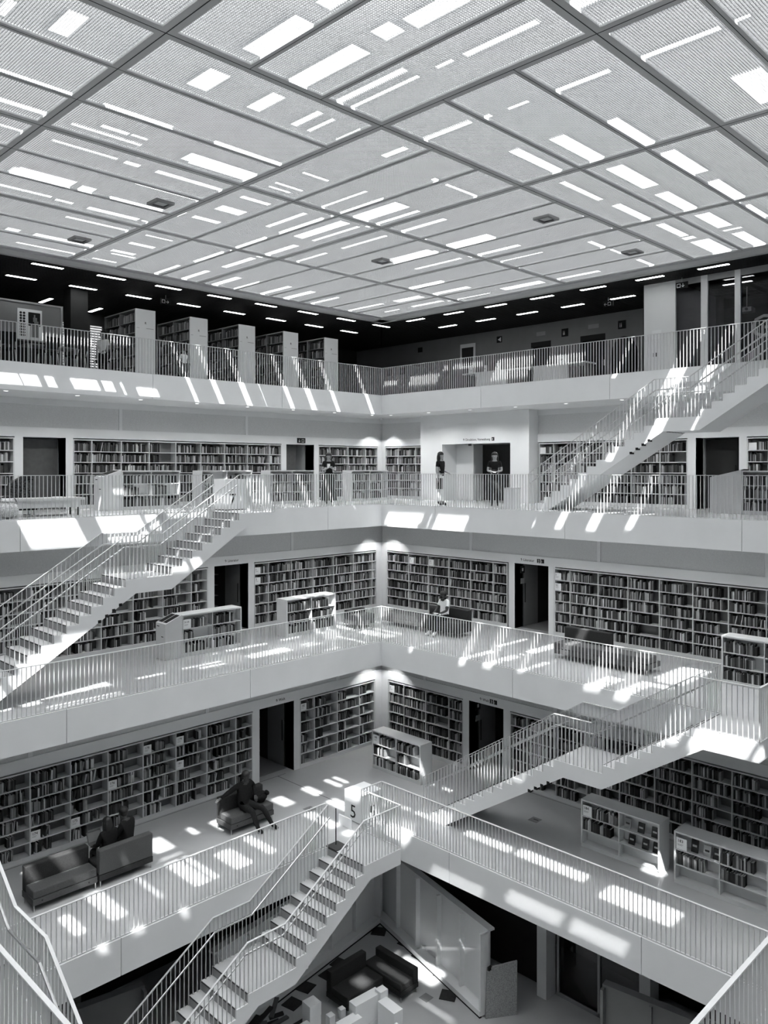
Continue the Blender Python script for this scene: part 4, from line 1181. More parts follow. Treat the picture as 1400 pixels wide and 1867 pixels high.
# ------------------------------------------------------------------ top gallery
z4 = FZ(4)
VS = 22.0
for k, u0 in enumerate((11.66, 13.50, 15.35, 17.20, 19.08)):
    u1 = u0 + .65
    lab = ('first', 'second', 'third', 'fourth', 'fifth')[k]
    root = thing('double_bookcase', 'tall double bookcase with pale end marked R, %s from the poster wall' % lab, 'bookcase', ((u0 + u1) / 2, VS + 1, z4))
    H = 2.12
    b = B(); b.box(u0, u1, VS, VS + .04, z4, z4 + H); part('end_panel', b, M['wall'], root)
    text('R', .10, 'L', (u0 + u1) / 2 - .03, VS - .003, z4 + 1.68, M['ink'], root)
    b = B(); b.box(u0 + .04, u0 + .12, VS - .004, VS, z4 + 1.55, z4 + 1.56); b.box(u1 - .30, u1 - .06, VS - .004, VS, z4 + 1.55, z4 + 1.565)
    part('end_print', b, M['letter'], root)
    b = B(); b.box(u0, u1, VS + .04, VS + 2.0, z4 + H - .035, z4 + H); part('top_board', b, M['riser'], root)
    b = B(); b.box(u0 + .3, u1 - .3, VS + .04, VS + 2.0, z4, z4 + H - .035); part('back_panel', b, M['riser'], root)
    b = B(); b.box(u0 + .01, u1 - .01, VS + .04, VS + 2.0, z4, z4 + .1); part('plinth', b, M['riser'], root)
    for v_ in (VS + .98, VS + 1.97):
        b = B(); b.box(u0, u1, v_, v_ + .03, z4 + .1, z4 + H - .035); part('upright', b, M['riser'], root)
    for r in range(6):
        z = z4 + .1 + .33 * r
        for a, c in ((VS + .04, VS + .98), (VS + 1.01, VS + 1.97)):
            if r:
                b = B(); b.box(u0 + .005, u1 - .005, a, c, z - .022, z); part('shelf', b, M['riser'], root)
            # books on the face turned to the left
            L_ = c - a; x = .01
            while x < L_ * random.uniform(.7, .98):
                t = random.choice((.02, .026, .032, .04)); hh = random.choice((.2, .22, .24, .26))
                if x + t > L_ - .01: break
                BOOKS.append(('R', a + x + t / 2, u0 + .02, z, t, hh, .17, random.choices(range(9), BOOKW)[0], 0.0, '%s row of %s R bookcase' % (ORD[5 - r], lab)))
                x += t + .002
# poster partition
pr_ = thing('partition_panel', 'grey partition panel on the top gallery carrying a poster', 'partition', (8.6, 23.05, z4))
b = B(); b.box(5.6, 9.88, 23.0, 23.06, z4 + .95, z4 + 2.0); part('board', b, M['dim'], pr_)
b = B(); b.box(5.6, 9.9, 22.98, 23.08, z4 + 2.0, z4 + 2.05); b.box(9.84, 9.9, 22.98, 23.08, z4, z4 + 2.0); part('edge_frame', b, M['letter'], pr_)
b = B(); b.box(5.7, 5.76, 23.0, 23.06, z4, z4 + .95); part('leg', b, M['letter'], pr_)
po = thing('poster', 'white poster with a dark portrait and rows of dots on the partition', 'poster', (8.96, 22.98, z4 + 1.0))
b = B(); b.box(8.62, 9.30, 22.985, 22.998, z4 + .98, z4 + 1.84); part('sheet', b, M['card'], po)
b = B(); b.box(8.92, 9.25, 22.98, 22.985, z4 + 1.38, z4 + 1.76); part('picture_field', b, M['ink'], po)
b = B()
b.box(9.05, 9.16, 22.976, 22.98, z4 + 1.50, z4 + 1.62); b.box(9.08, 9.2, 22.976, 22.98, z4 + 1.44, z4 + 1.52); b.box(9.07, 9.11, 22.976, 22.98, z4 + 1.62, z4 + 1.70); b.box(8.98, 9.2, 22.976, 22.98, z4 + 1.06, z4 + 1.40)
part('portrait', b, M['back'], po)
b = B()
for c in range(2):
    for r in range(9):
        x_, zz = 8.71 + c * .09, z4 + 1.72 - r * .078
        b.tube((x_, 22.978, zz), (x_, 22.985, zz), .034, .034, 10)
part('dots', b, M['ink'], po)
b = B(); b.box(10.14, 10.66, 23.0, 23.5, z4, ZC + .06)
o = struct('pillar', b, M['void'])
VB = 26.3
b = B(); b.box(NEAR, 28, VB, VB + .2, z4, z4 + .5); b.box(NEAR, 28, VB, VB + .2, z4 + 2.25, ZC + .1)
for a, c in ((NEAR, 11.25), (11.75, 12.27), (12.75, 28)):
    b.box(a, c, VB, VB + .2, z4 + .5, z4 + 2.25)
struct('wall_back', b, M['void'])
wn = 0
for a, c in ((11.25, 11.75), (12.27, 12.75)):
    wn += 1
    r_ = structroot('window_%d' % wn, ((a + c) / 2, VB + .1, z4 + .5))
    b = B(); b.box(a, c, VB + .14, VB + .16, z4 + .5, z4 + 2.25); part('pane', b, M['day'], r_)
    for q in range(20):
        b = B(); zz = z4 + .52 + q * .086
        b.hexa([(a, VB + .02, zz), (c, VB + .02, zz), (c, VB + .07, zz + .045), (a, VB + .07, zz + .045), (a, VB + .02, zz + .006), (c, VB + .02, zz + .006), (c, VB + .07, zz + .051), (a, VB + .07, zz + .051)])
        part('blind_slat', b, M['dim'], r_)
# tables and chairs behind the left railing
for x, lab in ((7.4, 'dark reading table behind the top railing, left'), (9.2, 'dark reading table below the poster')):
    t = thing('reading_table', lab, 'table', (x, 22.3, z4))
    b = B(); b.box(x - .7, x + .7, 21.95, 22.65, z4 + .70, z4 + .73); part('tabletop', b, M['back'], t)
    for q in (-.64, .64):
        for w_ in (22.0, 22.6):
            b = B(); b.tube((x + q, w_, z4), (x + q, w_, z4 + .7), .016); part('leg', b, M['steel'], t)
def chair(x, y, z, ang, lab, group=None, m='cloth_black'):
    t = thing('chair', lab, 'chair', (x, y, z), group); t.rotation_euler = (0, 0, ang)
    def pt(nm, b, mm):
        o = put(nm, b.mesh(nm, M[mm]), None); o.parent = t; o.location = (0, 0, 0); return o
    b = B(); b.box(-.21, .21, -.21, .21, .43, .47); pt('seat', b, m)
    b = B(); b.hexa([(-.2, -.22, .55), (.2, -.22, .55), (.2, -.19, .55), (-.2, -.19, .55), (-.2, -.28, .86), (.2, -.28, .86), (.2, -.25, .86), (-.2, -.25, .86)]); pt('backrest', b, m)
    for a in (-.18, .18):
        for c in (-.18, .18):
            b = B(); b.tube((a, c, .43), (a * 1.15, c * 1.2, 0), .012); pt('leg', b, 'steel')
    for a in (-.18, .18):
        b = B(); b.tube((a, -.2, .45), (a, -.25, .62), .011); pt('back_post', b, 'steel')
for i, (x, y, a) in enumerate(((7.0, 21.6, .2), (7.8, 21.55, -.2), (8.9, 21.6, .1), (9.7, 21.7, .5), (10.7, 22.2, 1.2))):
    chair(x, y, z4, a, 'dark chair at the reading tables behind the top left railing', 'chairs at the reading tables')
# service side on the right
wb = structroot('wall_right', (24.71, 16, z4))
for a, c in ((10.0, 13.9), (14.86, 16.07), (16.92, 28.0)):
    b = B(); b.box(24.71, 25.0, a, c, z4, ZC + .05); part('wall_panel', b, M['dim'], wb)
b = B(); b.box(24.71, 25.0, 13.9, 14.86, z4 + 1.98, ZC + .05); b.box(24.71, 25.0, 16.07, 16.92, z4 + 1.98, ZC + .05); part('wall_panel', b, M['dim'], wb)
for a, c, n in ((13.9, 14.86, 8), (16.07, 16.92, 9)):
    r_ = structroot('door_%d' % n, (24.8, (a + c) / 2, z4))
    b = B(); b.box(24.85, 24.9, a, c, z4, z4 + 1.98); part('door_leaf', b, M['void'], r_)
    b = B(); b.box(24.70, 24.74, a, c, z4 + 1.80, z4 + 1.98); part('transom', b, M['black'], r_)
    b = B(); b.box(24.82, 24.85, a + .08, a + .12, z4 + .9, z4 + 1.1); part('door_handle', b, M['steel'], r_)
def wsign(s0, s1, z0, z1, d, lab, glyph, mm='ink', gm='card', name='wall_sign'):
    t = thing(name, lab, 'sign', W('R', (s0 + s1) / 2, d, z0))
    b = B(); b.box(d - .012, d - .001, s0, s1, z0, z1); part('plate', b, M[mm], t)
    if glyph: text(glyph, (z1 - z0) * .8, 'R', s1 - (s1 - s0) * .18, d - .014, z0 + (z1 - z0) * .2, M[gm], t)
wsign(18.24, 18.48, z4 + 2.15, z4 + 2.39, 24.71, 'small dark square sign left of the service doors', '\u25c4')
wsign(15.35, 15.62, z4 + 2.05, z4 + 2.33, 24.71, 'dark square washroom sign between the two service doors', 'ii')
wsign(13.13, 13.42, z4 + 2.05, z4 + 2.33, 24.71, 'dark square washroom sign right of the service doors', 'ii')
wsign(16.3, 16.68, z4 + 2.20, z4 + 2.34, 24.71, 'grey door label above the left service door', '', 'letter')
wsign(14.15, 14.55, z4 + 2.20, z4 + 2.34, 24.71, 'grey door label above the right service door', '', 'letter')
wsign(22.3, 22.55, z4 + 2.2, z4 + 2.4, 24.71, 'very dark square sign above the lockers', '', 'black')
t = thing('framed_board', 'white framed notice board on the dark service wall', 'board', (24.7, 19.87, z4 + 1.5))
b = B(); b.box(24.66, 24.70, 19.5, 20.24, z4 + 1.3, z4 + 2.27); part('frame', b, M['wall'], t)
b = B(); b.box(24.655, 24.66, 19.58, 20.16, z4 + 1.4, z4 + 2.12); part('panel', b, M['void'], t)
t = thing('locker_block', 'grey locker block with two dark i signs by the top corner', 'locker', (24.2, 23.2, z4))
b = B(); b.box(23.7, 24.7, 22.1, 25.2, z4, z4 + 1.55); part('body', b, M['dim'], t)
for s in (23.1, 22.35):
    b = B(); b.box(23.69, 23.70, s, s + .3, z4 + 1.2, z4 + 1.48); p_ = part('sign_plate', b, M['ink'], t)
    text('i', .22, 'R', s + .18, 23.688, z4 + 1.26, M['card'], p_)
b = B(); b.box(22.3, 23.0, 13.25, 18.2, z4 + .70, z4 + .745)
t = thing('service_desk', 'long pale service desk behind the top right railing', 'desk', (22.6, 15.7, z4))
part('worktop', b, M['wall'], t)
for a, c in ((13.9, 15.2), (16.3, 17.6)):
    b = B(); b.box(22.32, 22.36, a, c, z4, z4 + .70); part('front_panel', b, M['wall'], t)
for a in (13.3, 15.6, 18.1):
    b = B(); b.box(22.4, 22.9, a, a + .05, z4, z4 + .70); part('leg', b, M['dim'], t)
for y, w_, h_, lab in ((17.9, .12, .22, 'small pale box on the left end of the service desk'), (17.3, .07, .25, 'slim pale bottle on the service desk'), (16.75, .10, .28, 'pale card stand on the service desk'), (14.1, .22, .30, 'pale printer on the right end of the service desk')):
    t = thing('desk_item', lab, 'box', (22.6, y, z4 + .745))
    b = B(); b.box(22.5, 22.5 + w_, y, y + w_ * 1.4, z4 + .745, z4 + .745 + h_); part('body', b, M['card'], t)
    b = B(); b.box(22.497, 22.5, y + w_ * .3, y + w_ * .9, z4 + .745 + h_ * .4, z4 + .745 + h_ * .6); part('label', b, M['letter'], t)
t = thing('desk_plant', 'dark leafy plant standing on the service desk', 'plant', (22.7, 16.1, z4 + .745))
b = B(); b.tube((22.7, 16.1, z4 + .745), (22.7, 16.1, z4 + .86), .06, .08, 10); part('pot', b, M['void'], t)
b = B()
for q in range(26):
    a = random.uniform(0, 6.28); r = random.uniform(.05, .2); zz = z4 + .86 + random.uniform(0, .25)
    c = Vector((22.7 + r * math.cos(a), 16.1 + r * math.sin(a), zz)); dd = Vector((math.cos(a), math.sin(a), .4)) * .07; sd = Vector((-math.sin(a), math.cos(a), 0)) * .025
    b.add([c, c + dd * .5 + sd, c + dd, c + dd * .5 - sd], [(0, 1, 2, 3)])
part('foliage', b, M['cloth_black'], t)
t = thing('egg_chair', 'black rounded high chair by the white pillar on the top gallery', 'chair', (23.6, 12.6, z4))
b = B(); b.ball((23.6, 12.6, z4 + .85), .42, .46, .75, 16, 12); part('shell', b, M['black'], t, smooth=True)
b = B(); b.tube((23.6, 12.6, z4), (23.6, 12.6, z4 + .2), .25, .06, 14); part('base', b, M['void'], t)
# glazed room with the letter G
bl = structroot('wall_glazed', (21.7, 9.0, z4))
b = B(); b.box(21.7, 24.7, 10.12, 10.97, z4, ZC + .05); part('pier', b, M['wall'], bl)
for a, c in ((10.02, 10.12), (9.12, 9.30), (8.24, 8.39), (6.6, 6.75), (4.9, 5.05)):
    b = B(); b.box(21.68, 21.80, a, c, z4, ZC + .02); part('mullion', b, M['wall'], bl)
b = B(); b.box(21.69, 21.79, 4.0, 10.12, ZC - .16, ZC + .02); b.box(21.69, 21.79, 4.0, 10.12, z4, z4 + .1); part('frame_rail', b, M['letter'], bl)
for a, c in ((9.30, 10.02), (8.39, 9.12), (6.75, 8.24), (5.05, 6.6)):
    b = B(); b.box(21.735, 21.745, a, c, z4 + .1, ZC - .16); pn = part('pane', b, M['glass'], bl)
text('G', .85, 'R', 8.02, 21.73, z4 + .78, M['letter'], bl)
b = B(); b.box(27.0, 27.1, 3.0, 10.97, z4, ZC + .1); b.box(21.75, 27.0, 10.97, 11.02, z4, ZC + .1); b.box(24.7, 25, 2, 3.0, z4, ZC); part('room_wall', b, M['void'], bl)
t = thing('service_cabinet_mark', 'pair of dark slots and a paper notice on the white pillar', 'notice', (21.69, 10.5, z4 + .6))
b = B(); b.box(21.694, 21.699, 10.45, 10.72, z4 + 1.05, z4 + 1.3); part('paper', b, M['card'], t)
b = B(); b.box(21.694, 21.699, 10.66, 10.69, z4 + .55, z4 + .66); b.box(21.694, 21.699, 10.58, 10.61, z4 + .55, z4 + .66); part('slot', b, M['ink'], t)
t = thing('projector', 'pale projector hanging from the ceiling behind the glass', 'projector', (23.9, 8.9, ZC - .7))
b = B(); b.box(23.75, 24.05, 8.72, 9.15, ZC - .75, ZC - .62); part('body', b, M['wall'], t)
b = B(); b.tube((23.9, 8.9, ZC - .62), (23.9, 8.9, ZC), .015); part('mount', b, M['steel'], t)
b = B(); b.tube((23.74, 8.85, ZC - .68), (23.70, 8.85, ZC - .68), .04, .04, 12); part('lens', b, M['black'], t)
# ceiling lamps of the top gallery
NTH = 'first second third fourth fifth sixth seventh eighth ninth tenth'.split()
def strip(side, s, d, lab, grp):
    t = thing('strip_light', lab, 'lamp', W(side, s, d, ZC), grp)
    b = B(); b.sbox(side, s - .42, s + .42, d - .085, d + .085, ZC - .012, ZC + .02); part('housing', b, M['void'], t)
    b = B(); b.sbox(side, s - .40, s + .40, d - .06, d + .06, ZC - .016, ZC - .011); part('diffuser', b, M['lamp'], t)
for row, d in enumerate((20.89, 22.65)):
    for k in range(8):
        strip('L', 8.6 + 1.755 * k + (0 if k < 7 else 0), d, 'strip lamp in the dark ceiling, %s from left in the left %s row' % (NTH[k], ('front', 'rear')[row]), 'strip lamps of the top gallery')
    for k in range(7):
        s = 8.6 + 1.76 * k + .03
        if row == 1 and s < 11.3: continue
        strip('R', s, d, 'strip lamp in the dark ceiling, %s from right in the right %s row' % (NTH[k], ('front', 'rear')[row]), 'strip lamps of the top gallery')
strip('R', 8.9, 23.2, 'strip lamp inside the glazed room on the top gallery', None)
for x, y in ((10.32, 25.2), (12.1, 25.55)):
    t = thing('strip_light', 'strip lamp running away from the viewer, %s at the far left' % ('nearer the partition' if x < 11 else 'nearer the R shelves'), 'lamp', (x, y, ZC), 'far cross strip lamps')
    b = B(); b.box(x - .08, x + .08, y - .45, y + .45, ZC - .012, ZC + .02); part('housing', b, M['void'], t)
    b = B(); b.box(x - .06, x + .06, y - .42, y + .42, ZC - .016, ZC - .011); part('diffuser', b, M['lamp'], t)
def exit_sign(side, s, d, z, lab, gl):
    t = thing('exit_sign', lab, 'sign', W(side, s, d, z))
    b = B(); b.sbox(side, s - .17, s + .17, d - .02, d + .02, z, z + .17); part('plate', b, M['ink'], t)
    text(gl, .14, side, s + (-.15 if side == 'L' else .15), d - .022, z + .03, M['card'], t)
    b = B(); p_ = W(side, s, d, z); b.tube((p_[0], p_[1], z + .17), (p_[0], p_[1], max(z + .2, min(ZC, z + .6))), .008); part('hanger', b, M['steel'], t)
exit_sign('L', 12.6, 21.9, ZC - .28, 'hanging escape sign in the dark ceiling on the left', '\u25a1\u2192')
exit_sign('R', 12.5, 22.4, ZC - .28, 'hanging escape sign in the dark ceiling on the right', '\u2190\u25a1')
exit_sign('R', 9.75, 21.5, ZC - .30, 'hanging escape sign before the glazed room', '\u25a1\u2193')
t = thing('exit_sign', 'small lit escape sign above the third gallery left doorway', 'sign', (18.35, d3 - .02, z3 + 2.1))
b = B(); b.box(18.2, 18.56, d3 - .04, d3 - .005, z3 + 2.08, z3 + 2.26); part('plate', b, M['ink'], t)
text('\u2193 \u25a1', .14, 'L', 18.22, d3 - .045, z3 + 2.11, M['card'], t)
for side, s, d, l, lab in (('R', 14.55, WALL[1] + .30, 1, 'dark square pictogram by the lowest right doorway'), ('R', 14.58, WALL[2] + .30, 2, 'dark square pictogram by the second right doorway')):
    t = thing('door_sign', lab, 'sign', W(side, s, d, FZ(l) + 1.6))
    b = B(); b.box(d, d + .22, 14.615, 14.632, FZ(l) + 1.68, FZ(l) + 1.9); part('plate', b, M['ink'], t)
    b = B(); b.box(d + .07, d + .15, 14.612, 14.616, FZ(l) + 1.74, FZ(l) + 1.84); part('symbol', b, M['card'], t)
    b = B(); b.box(d, d + .2, 14.612, 14.616, FZ(l) + 1.35, FZ(l) + 1.52); part('small_plate', b, M['letter'], t)

# ------------------------------------------------------------------ third gallery, far left: table, coat, basket
t = thing('reading_table', 'pale low bench table at the left end of the third gallery', 'table', (7.6, 19.6, z3))
b = B(); b.box(6.6, 8.9, 19.35, 19.95, z3 + .38, z3 + .44); part('tabletop', b, M['shelf'], t)
b = B(); b.box(6.7, 8.8, 19.4, 19.9, z3 + .20, z3 + .38); part('apron', b, M['shelf'], t)
for x in (6.7, 8.75):
    for y in (19.42, 19.88):
        b = B(); b.tube((x, y, z3), (x, y, z3 + .2), .02); part('leg', b, M['black'], t)
t = thing('armchair', 'dark speckled high-backed chair behind the pale bench table', 'chair', (7.75, 20.4, z3))
b = B(); b.box(7.45, 8.05, 20.2, 20.7, z3 + .12, z3 + .44); part('seat', b, M['cloth_black'], t)
b = B(); b.prism([(7.45, z3 + .44), (8.05, z3 + .44), (8.05, z3 + .98), (7.8, z3 + .96), (7.5, z3 + .78)], lambda s, z, d: (s, d, z), 20.45, 20.62); part('backrest', b, mat('speckled_cloth', .06, .9, 1.0, 28.0, .1), t, fix=True)
for x in (7.5, 8.0):
    for y in (20.25, 20.6):
        b = B(); b.tube((x, y, z3), (x, y, z3 + .12), .02); part('leg', b, M['steel'], t)
b = B(); b.ball((6.92, 19.05, z3 + .20), .25, .22, .20, 14, 10); b.ball((6.92, 19.05, z3 + .40), .17, .15, .05, 12, 6)
t = thing('basket', 'pale round woven basket beside the bench table', 'basket', (6.92, 19.05, z3))
part('body', b, mat('wicker', .55, .8, .4, 30.0, .2), t, smooth=True)
b = B()
for q in range(10):
    a0, a1 = math.pi * q / 10, math.pi * (q + 1) / 10
    b.tube((6.92 + .2 * math.cos(a0), 19.05, z3 + .38 + .14 * math.sin(a0)), (6.92 + .2 * math.cos(a1), 19.05, z3 + .38 + .14 * math.sin(a1)), .012, .012, 6)
part('handle', b, M['cloth_grey'], t)
b = B(); b.box(8.2, 8.42, 19.5, 19.7, z3 + .44, z3 + .455); b.box(8.22, 8.40, 19.52, 19.68, z3 + .455, z3 + .462)
solo('open_book', b, M['card'], 'pale open book on the low bench table', 'book')

# ------------------------------------------------------------------ ground floor: exhibition flats, panel, blocks, glass doors
z0 = FZ(0)
def flat_wall(a, c, depth, n, lab, cap=.12, Hh=1.9, ledge=True, m='white'):
    """ribbed white exhibition flat from a to c, ribs and ledge on its left-hand side"""
    a, c = Vector((a[0], a[1], 0)), Vector((c[0], c[1], 0))
    t = (c - a); L_ = t.length; t.normalize(); nn = Vector((-t.y, t.x, 0))
    root = thing('exhibition_flat', lab, 'partition', ((a + c) / 2)[:2] + (z0,))
    def hx(s0, s1, d0, d1, h0, h1):
        P = []
        for h in (h0, h1):
            for s, d in ((s0, d0), (s1, d0), (s1, d1), (s0, d1)):
                q = a + t * s + nn * d; P.append((q.x, q.y, z0 + h))
        return P
    def pp(nm, mm, *r):
        b = B(); b.hexa(hx(*r)); part(nm, b, M[mm], root, fix=True)
    pp('panel', m, 0, L_, -.05, 0, .02, Hh)
    pp('cap', m, 0, L_, -.07, cap, Hh, Hh + .05)
    if ledge:
        pp('ledge', 'white', 0, L_, 0, depth, .04, .16)
        pp('base_strip', 'black', 0, L_, depth, depth + .06, .0, .03)
    for i in range(n + 1):
        s = L_ * i / n
        w_ = .03 if 0 < i < n else .06
        pp('rib', m, max(0, s - w_), min(L_, s + w_), 0, depth * (.55 if 0 < i < n else .9), .16 if ledge else .02, Hh)
    return root
flat_wall((15.96, 15.9), (14.80, 11.25), -.32, 5, 'long white ribbed exhibition wall right of the ground floor stairs')
flat_wall((9.8, 15.05), (15.62, 15.93), -.30, 6, 'white ribbed exhibition wall behind the ground floor stairs')
flat_wall((3.8, 15.95), (8.2, 15.14), -.25, 3, 'dim exhibition wall end at the left under the lowest gallery', ledge=False, m='back')
flat_wall((14.92, 8.43), (15.6, 3.5), -.22, 5, 'pale exhibition wall at the lower right under the gallery', ledge=False, m='back')
t = thing('leaning_board', 'speckled chipboard panel standing at the end of the exhibition wall', 'board', (14.95, 11.0, z0))
b = B(); b.hexa([(14.58, 11.22, z0), (15.20, 10.80, z0), (15.225, 10.835, z0), (14.605, 11.255, z0), (14.62, 11.20, z0 + 1.15), (15.22, 10.80, z0 + 1.23), (15.245, 10.835, z0 + 1.23), (14.645, 11.235, z0 + 1.15)])
part('board', b, M['osb'], t, fix=True)
b = B(); b.box(14.62, 14.72, 11.15, 11.2, z0 + 1.1, z0 + 1.18); part('clamp', b, M['black'], t)
pl = structroot('pillar', (16.3, 10.75, z0))
b = B(); b.box(16.1, 16.5, 10.6, 10.86, z0, FZ(1) - SLAB); part('shaft', b, M['wall'], pl)
b = B(); b.box(16.1, 16.5, 8.0, 8.25, z0, FZ(1) - SLAB); part('shaft', b, M['wall'], pl)
dr = structroot('door_10', (16.5, 9.4, z0))
for a in (10.5, 9.42, 8.32):
    b = B(); b.box(16.44, 16.52, a - .03, a + .03, z0, FZ(1) - SLAB); part('door_frame', b, M['letter'], dr)
b = B(); b.box(16.44, 16.52, 8.3, 10.55, z0, z0 + .08); part('threshold', b, M['letter'], dr)
for a, c in ((9.45, 10.47), (8.35, 9.39)):
    b = B(); b.box(16.475, 16.485, a, c, z0 + .08, FZ(1) - SLAB - .05); part('pane', b, M['glass'], dr)
b = B(); b.box(18.2, 18.3, 2, 18.2, z0, FZ(1) - SLAB); b.box(2, 18.2, 18.2, 18.3, z0, FZ(1) - SLAB); b.box(16.5, 16.6, 11.0, 16.5, z0, FZ(1) - SLAB)
struct('wall_ground', b, M['void'])
b = B(); b.box(7.2, 7.45, 16.4, 16.7, z0, FZ(1) - SLAB); struct('pillar', b, M['dim'])
t = thing('wall_notice', 'dim grey notice on the dark ground floor wall', 'notice', (8.1, 16.75, z0 + 1.8))
b = B(); b.box(7.8, 8.3, 16.75, 16.78, z0 + 1.7, z0 + 2.3); part('sheet', b, M['dim'], t)
b = B(); b.box(7.88, 8.2, 16.745, 16.75, z0 + 1.8, z0 + 2.2); part('print', b, M['void'], t)
for i, (x, y, a, w_) in enumerate(((13.6, 15.1, .2, 'second from the corner, left wall'), (13.1, 14.95, .1, 'third from the corner, left wall'), (15.3, 15.4, .6, 'in the corner, left one'), (15.68, 15.1, .2, 'in the corner, right one'), (15.45, 14.5, .1, 'second from the corner, right wall'), (15.3, 13.85, .0, 'third from the corner, right wall'), (15.12, 12.95, .1, 'fourth from the corner, right wall'), (14.6, 12.35, .5, 'lying free before the right wall'), (12.4, 15.0, .3, 'fourth from the corner, left wall'), (11.8, 14.75, .2, 'farthest from the corner, left wall'))):
    t = thing('floor_mat', 'dark square mat on the ground floor, ' + w_, 'mat', (x, y, z0 + .002), 'dark mats on the ground floor'); t.rotation_euler = (0, 0, a)
    b = B(); b.box(-.19, .19, -.19, .19, 0, .012); o = put('pad', b.mesh('pad', M['tile']), None); o.parent = t; o.location = (0, 0, 0)
    b = B(); b.box(-.17, .17, -.17, .17, .012, .016); o = put('top_face', b.mesh('top_face', M['tile']), None); o.parent = t; o.location = (0, 0, 0)
sofa('R', 12.95, 14.25, 13.60, 14.2, 0, 'dark sofa with a sunlit stripe, right part of the ground floor corner', back='far', m=('sofa_dark', 'sofa_dark'), hb=.6)
b = B(); zz = z0 + .002; b.box(14.05, 14.3, 12.55, 12.8, zz, zz + .004)
solo('floor_box', b, M['dim'], 'small floor box in the sunlit ground floor', 'floor box')
# white block model
blocks = [(11.35, 13.52, .30, .30, .85, 'white tower block of the model at the bottom edge'), (11.02, 13.35, .30, .28, .55, 'low white block beside the model tower'),
          (11.75, 13.35, .16, .16, .45, 'small white cube between the model walls'), (12.02, 13.28, .14, .14, .50, 'tiny white cube beside the taller model wall'),
          (12.35, 12.85, .75, .24, .80, 'tall white block wall in the middle of the model'), (11.75, 12.75, .55, .26, .62, 'lower white block wall in front of the tall model wall'),
          (12.62, 12.35, .26, .55, .72, 'long white block wall of the model, right part'), (12.35, 11.75, .26, .60, .55, 'white block wall of the model at the bottom right'),
          (12.72, 12.72, .22, .20, .86, 'raised white block on the model corner'), (10.7, 12.9, .4, .4, .40, 'low wide white block at the very bottom edge')]
for x, y, w_, d_, h_, lab in blocks:
    t = thing('model_block', lab, 'block', (x, y, z0)); t.rotation_euler = (0, 0, -.08)
    n = max(2, int(h_ / .22)); hh = h_ / n
    for q in range(n):
        e = 0.0 if q % 2 == 0 else .004
        b = B(); b.box(-w_ / 2 + e, w_ / 2 - e, -d_ / 2 + e, d_ / 2 - e, hh * q + (.004 if q else 0), hh * (q + 1))
        o = put('course', b.mesh('course', M['model']), None); o.parent = t; o.location = (0, 0, 0)
t = thing('plank_heap', 'heap of dark broken planks left of the white model', 'planks', (10.9, 14.1, z0))
for q in range(14):
    a = random.uniform(-.6, .9); L_ = random.uniform(.3, .7); c = Vector((10.7 + random.uniform(-.4, .5), 14.1 + random.uniform(-.35, .35), z0 + .03 + .035 * q))
    t_ = Vector((math.cos(a), math.sin(a), random.uniform(-.05, .1))) * L_ / 2; sd = Vector((-math.sin(a), math.cos(a), 0)) * .05; up = Vector((0, 0, .02))
    b = B(); b.hexa([c - t_ - sd - up, c + t_ - sd - up, c + t_ + sd - up, c - t_ + sd - up, c - t_ - sd + up, c + t_ - sd + up, c + t_ + sd + up, c - t_ + sd + up])
    part('plank', b, M['tile' if q % 3 else 'door'], t, fix=True)

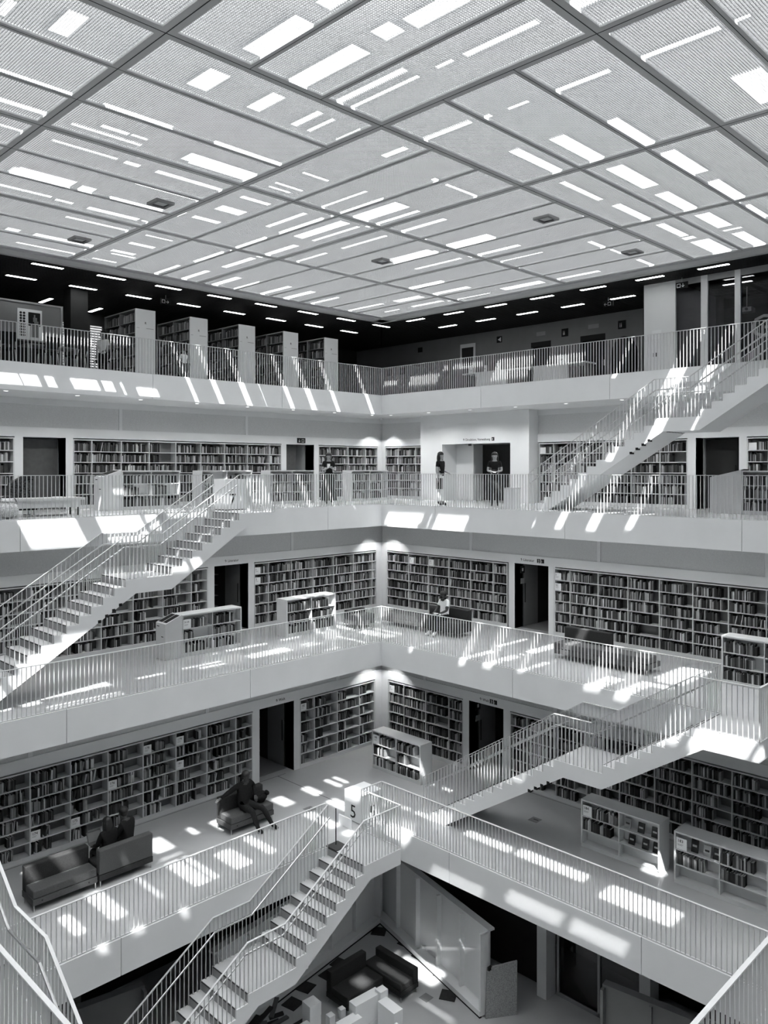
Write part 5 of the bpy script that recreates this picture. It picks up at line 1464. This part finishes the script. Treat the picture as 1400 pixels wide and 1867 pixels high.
# ------------------------------------------------------------------ books: the 300 that show largest are things, the rest one mass
def book_mesh(b, side, s, d, z, t, h, dd, lean):
    """cover boards with spine outwards and a recessed page block"""
    g = .0025
    segs = [((-t / 2, t / 2), (0, g * 1.4), (0, h)), ((-t / 2, -t / 2 + g), (g, dd), (0, h)), ((t / 2 - g, t / 2), (g, dd), (0, h)), ((-t / 2 + g, t / 2 - g), (g, dd - .004), (.003, h - .004))]
    for k, ((a, c), (e, f), (p, q)) in enumerate(segs):
        P = []
        for zz in (p, q):
            for ss, de in ((a, e), (c, e), (c, f), (a, f)):
                P.append(W(side, s + ss + lean * zz, d + de, z + zz))
        b.hexa(P, 1 if k == 3 else 0)
PAGES = mat('book_pages', .62, .8, .05, 8.0)
bpy.context.view_layer.update()
dg = bpy.context.evaluated_depsgraph_get()
cf, cr = Vector((math.cos(YAW), math.sin(YAW), 0)), Vector((math.sin(YAW), -math.cos(YAW), 0))
cand = []
for i, bk in enumerate(BOOKS):
    side, s, d, z, t, h, dd, c, lean, where = bk
    p = Vector(W(side, s, d - .002, z + h * .55))
    dep = p.dot(cf)
    x = 700 + 1458.3 * p.dot(cr) / dep; y = 855.4 - 1458.3 * p.z / dep
    if 4 < x < 1396 and 4 < y < 1862: cand.append((dep - 30 * (t - .028), i, p))
cand.sort()
single = set()
for dep, i, p in cand:
    if len(single) >= 300: break
    dirv = p.normalized()
    hit, loc, nrm, fi, ob, mt = scene.ray_cast(dg, Vector((0, 0, 0)) + dirv * .3, dirv, distance=p.length - .3 - .03)
    if not hit: single.add(i)
mass = B()
for i, (side, s, d, z, t, h, dd, c, lean, where) in enumerate(BOOKS):
    if i in single:
        b = B(); book_mesh(b, side, s, d, z, t, h, dd, lean)
        size = 'thin' if t < .025 else ('thick' if t > .035 else 'slim')
        lab = '%s %s book, %s' % (TONE[c], size, where)
        solo('book', b, [BM[c], PAGES], lab, 'book', loc=W(side, s, d, z), group='%s books, %s' % (TONE[c] + ' ' + size, where), fix=True)
    else:
        P = []
        for zz in (0, h):
            for ss, de in ((-t / 2, 0), (t / 2, 0), (t / 2, dd), (-t / 2, dd)):
                P.append(W(side, s + ss + lean * zz, d + de, z + zz))
        mass.hexa(P, c)
me = mass.mesh('books', BM, (0, 0, 0), False, True)
o = put('books', me); o['kind'] = 'stuff'
tag(o, 'thousands of closely shelved books filling the farther wall bookcases', 'books')
print('BOOKS', len(BOOKS), 'single', len(single), 'objects', len(bpy.data.objects), 'tris', sum(len(m.polygons) for m in bpy.data.meshes))
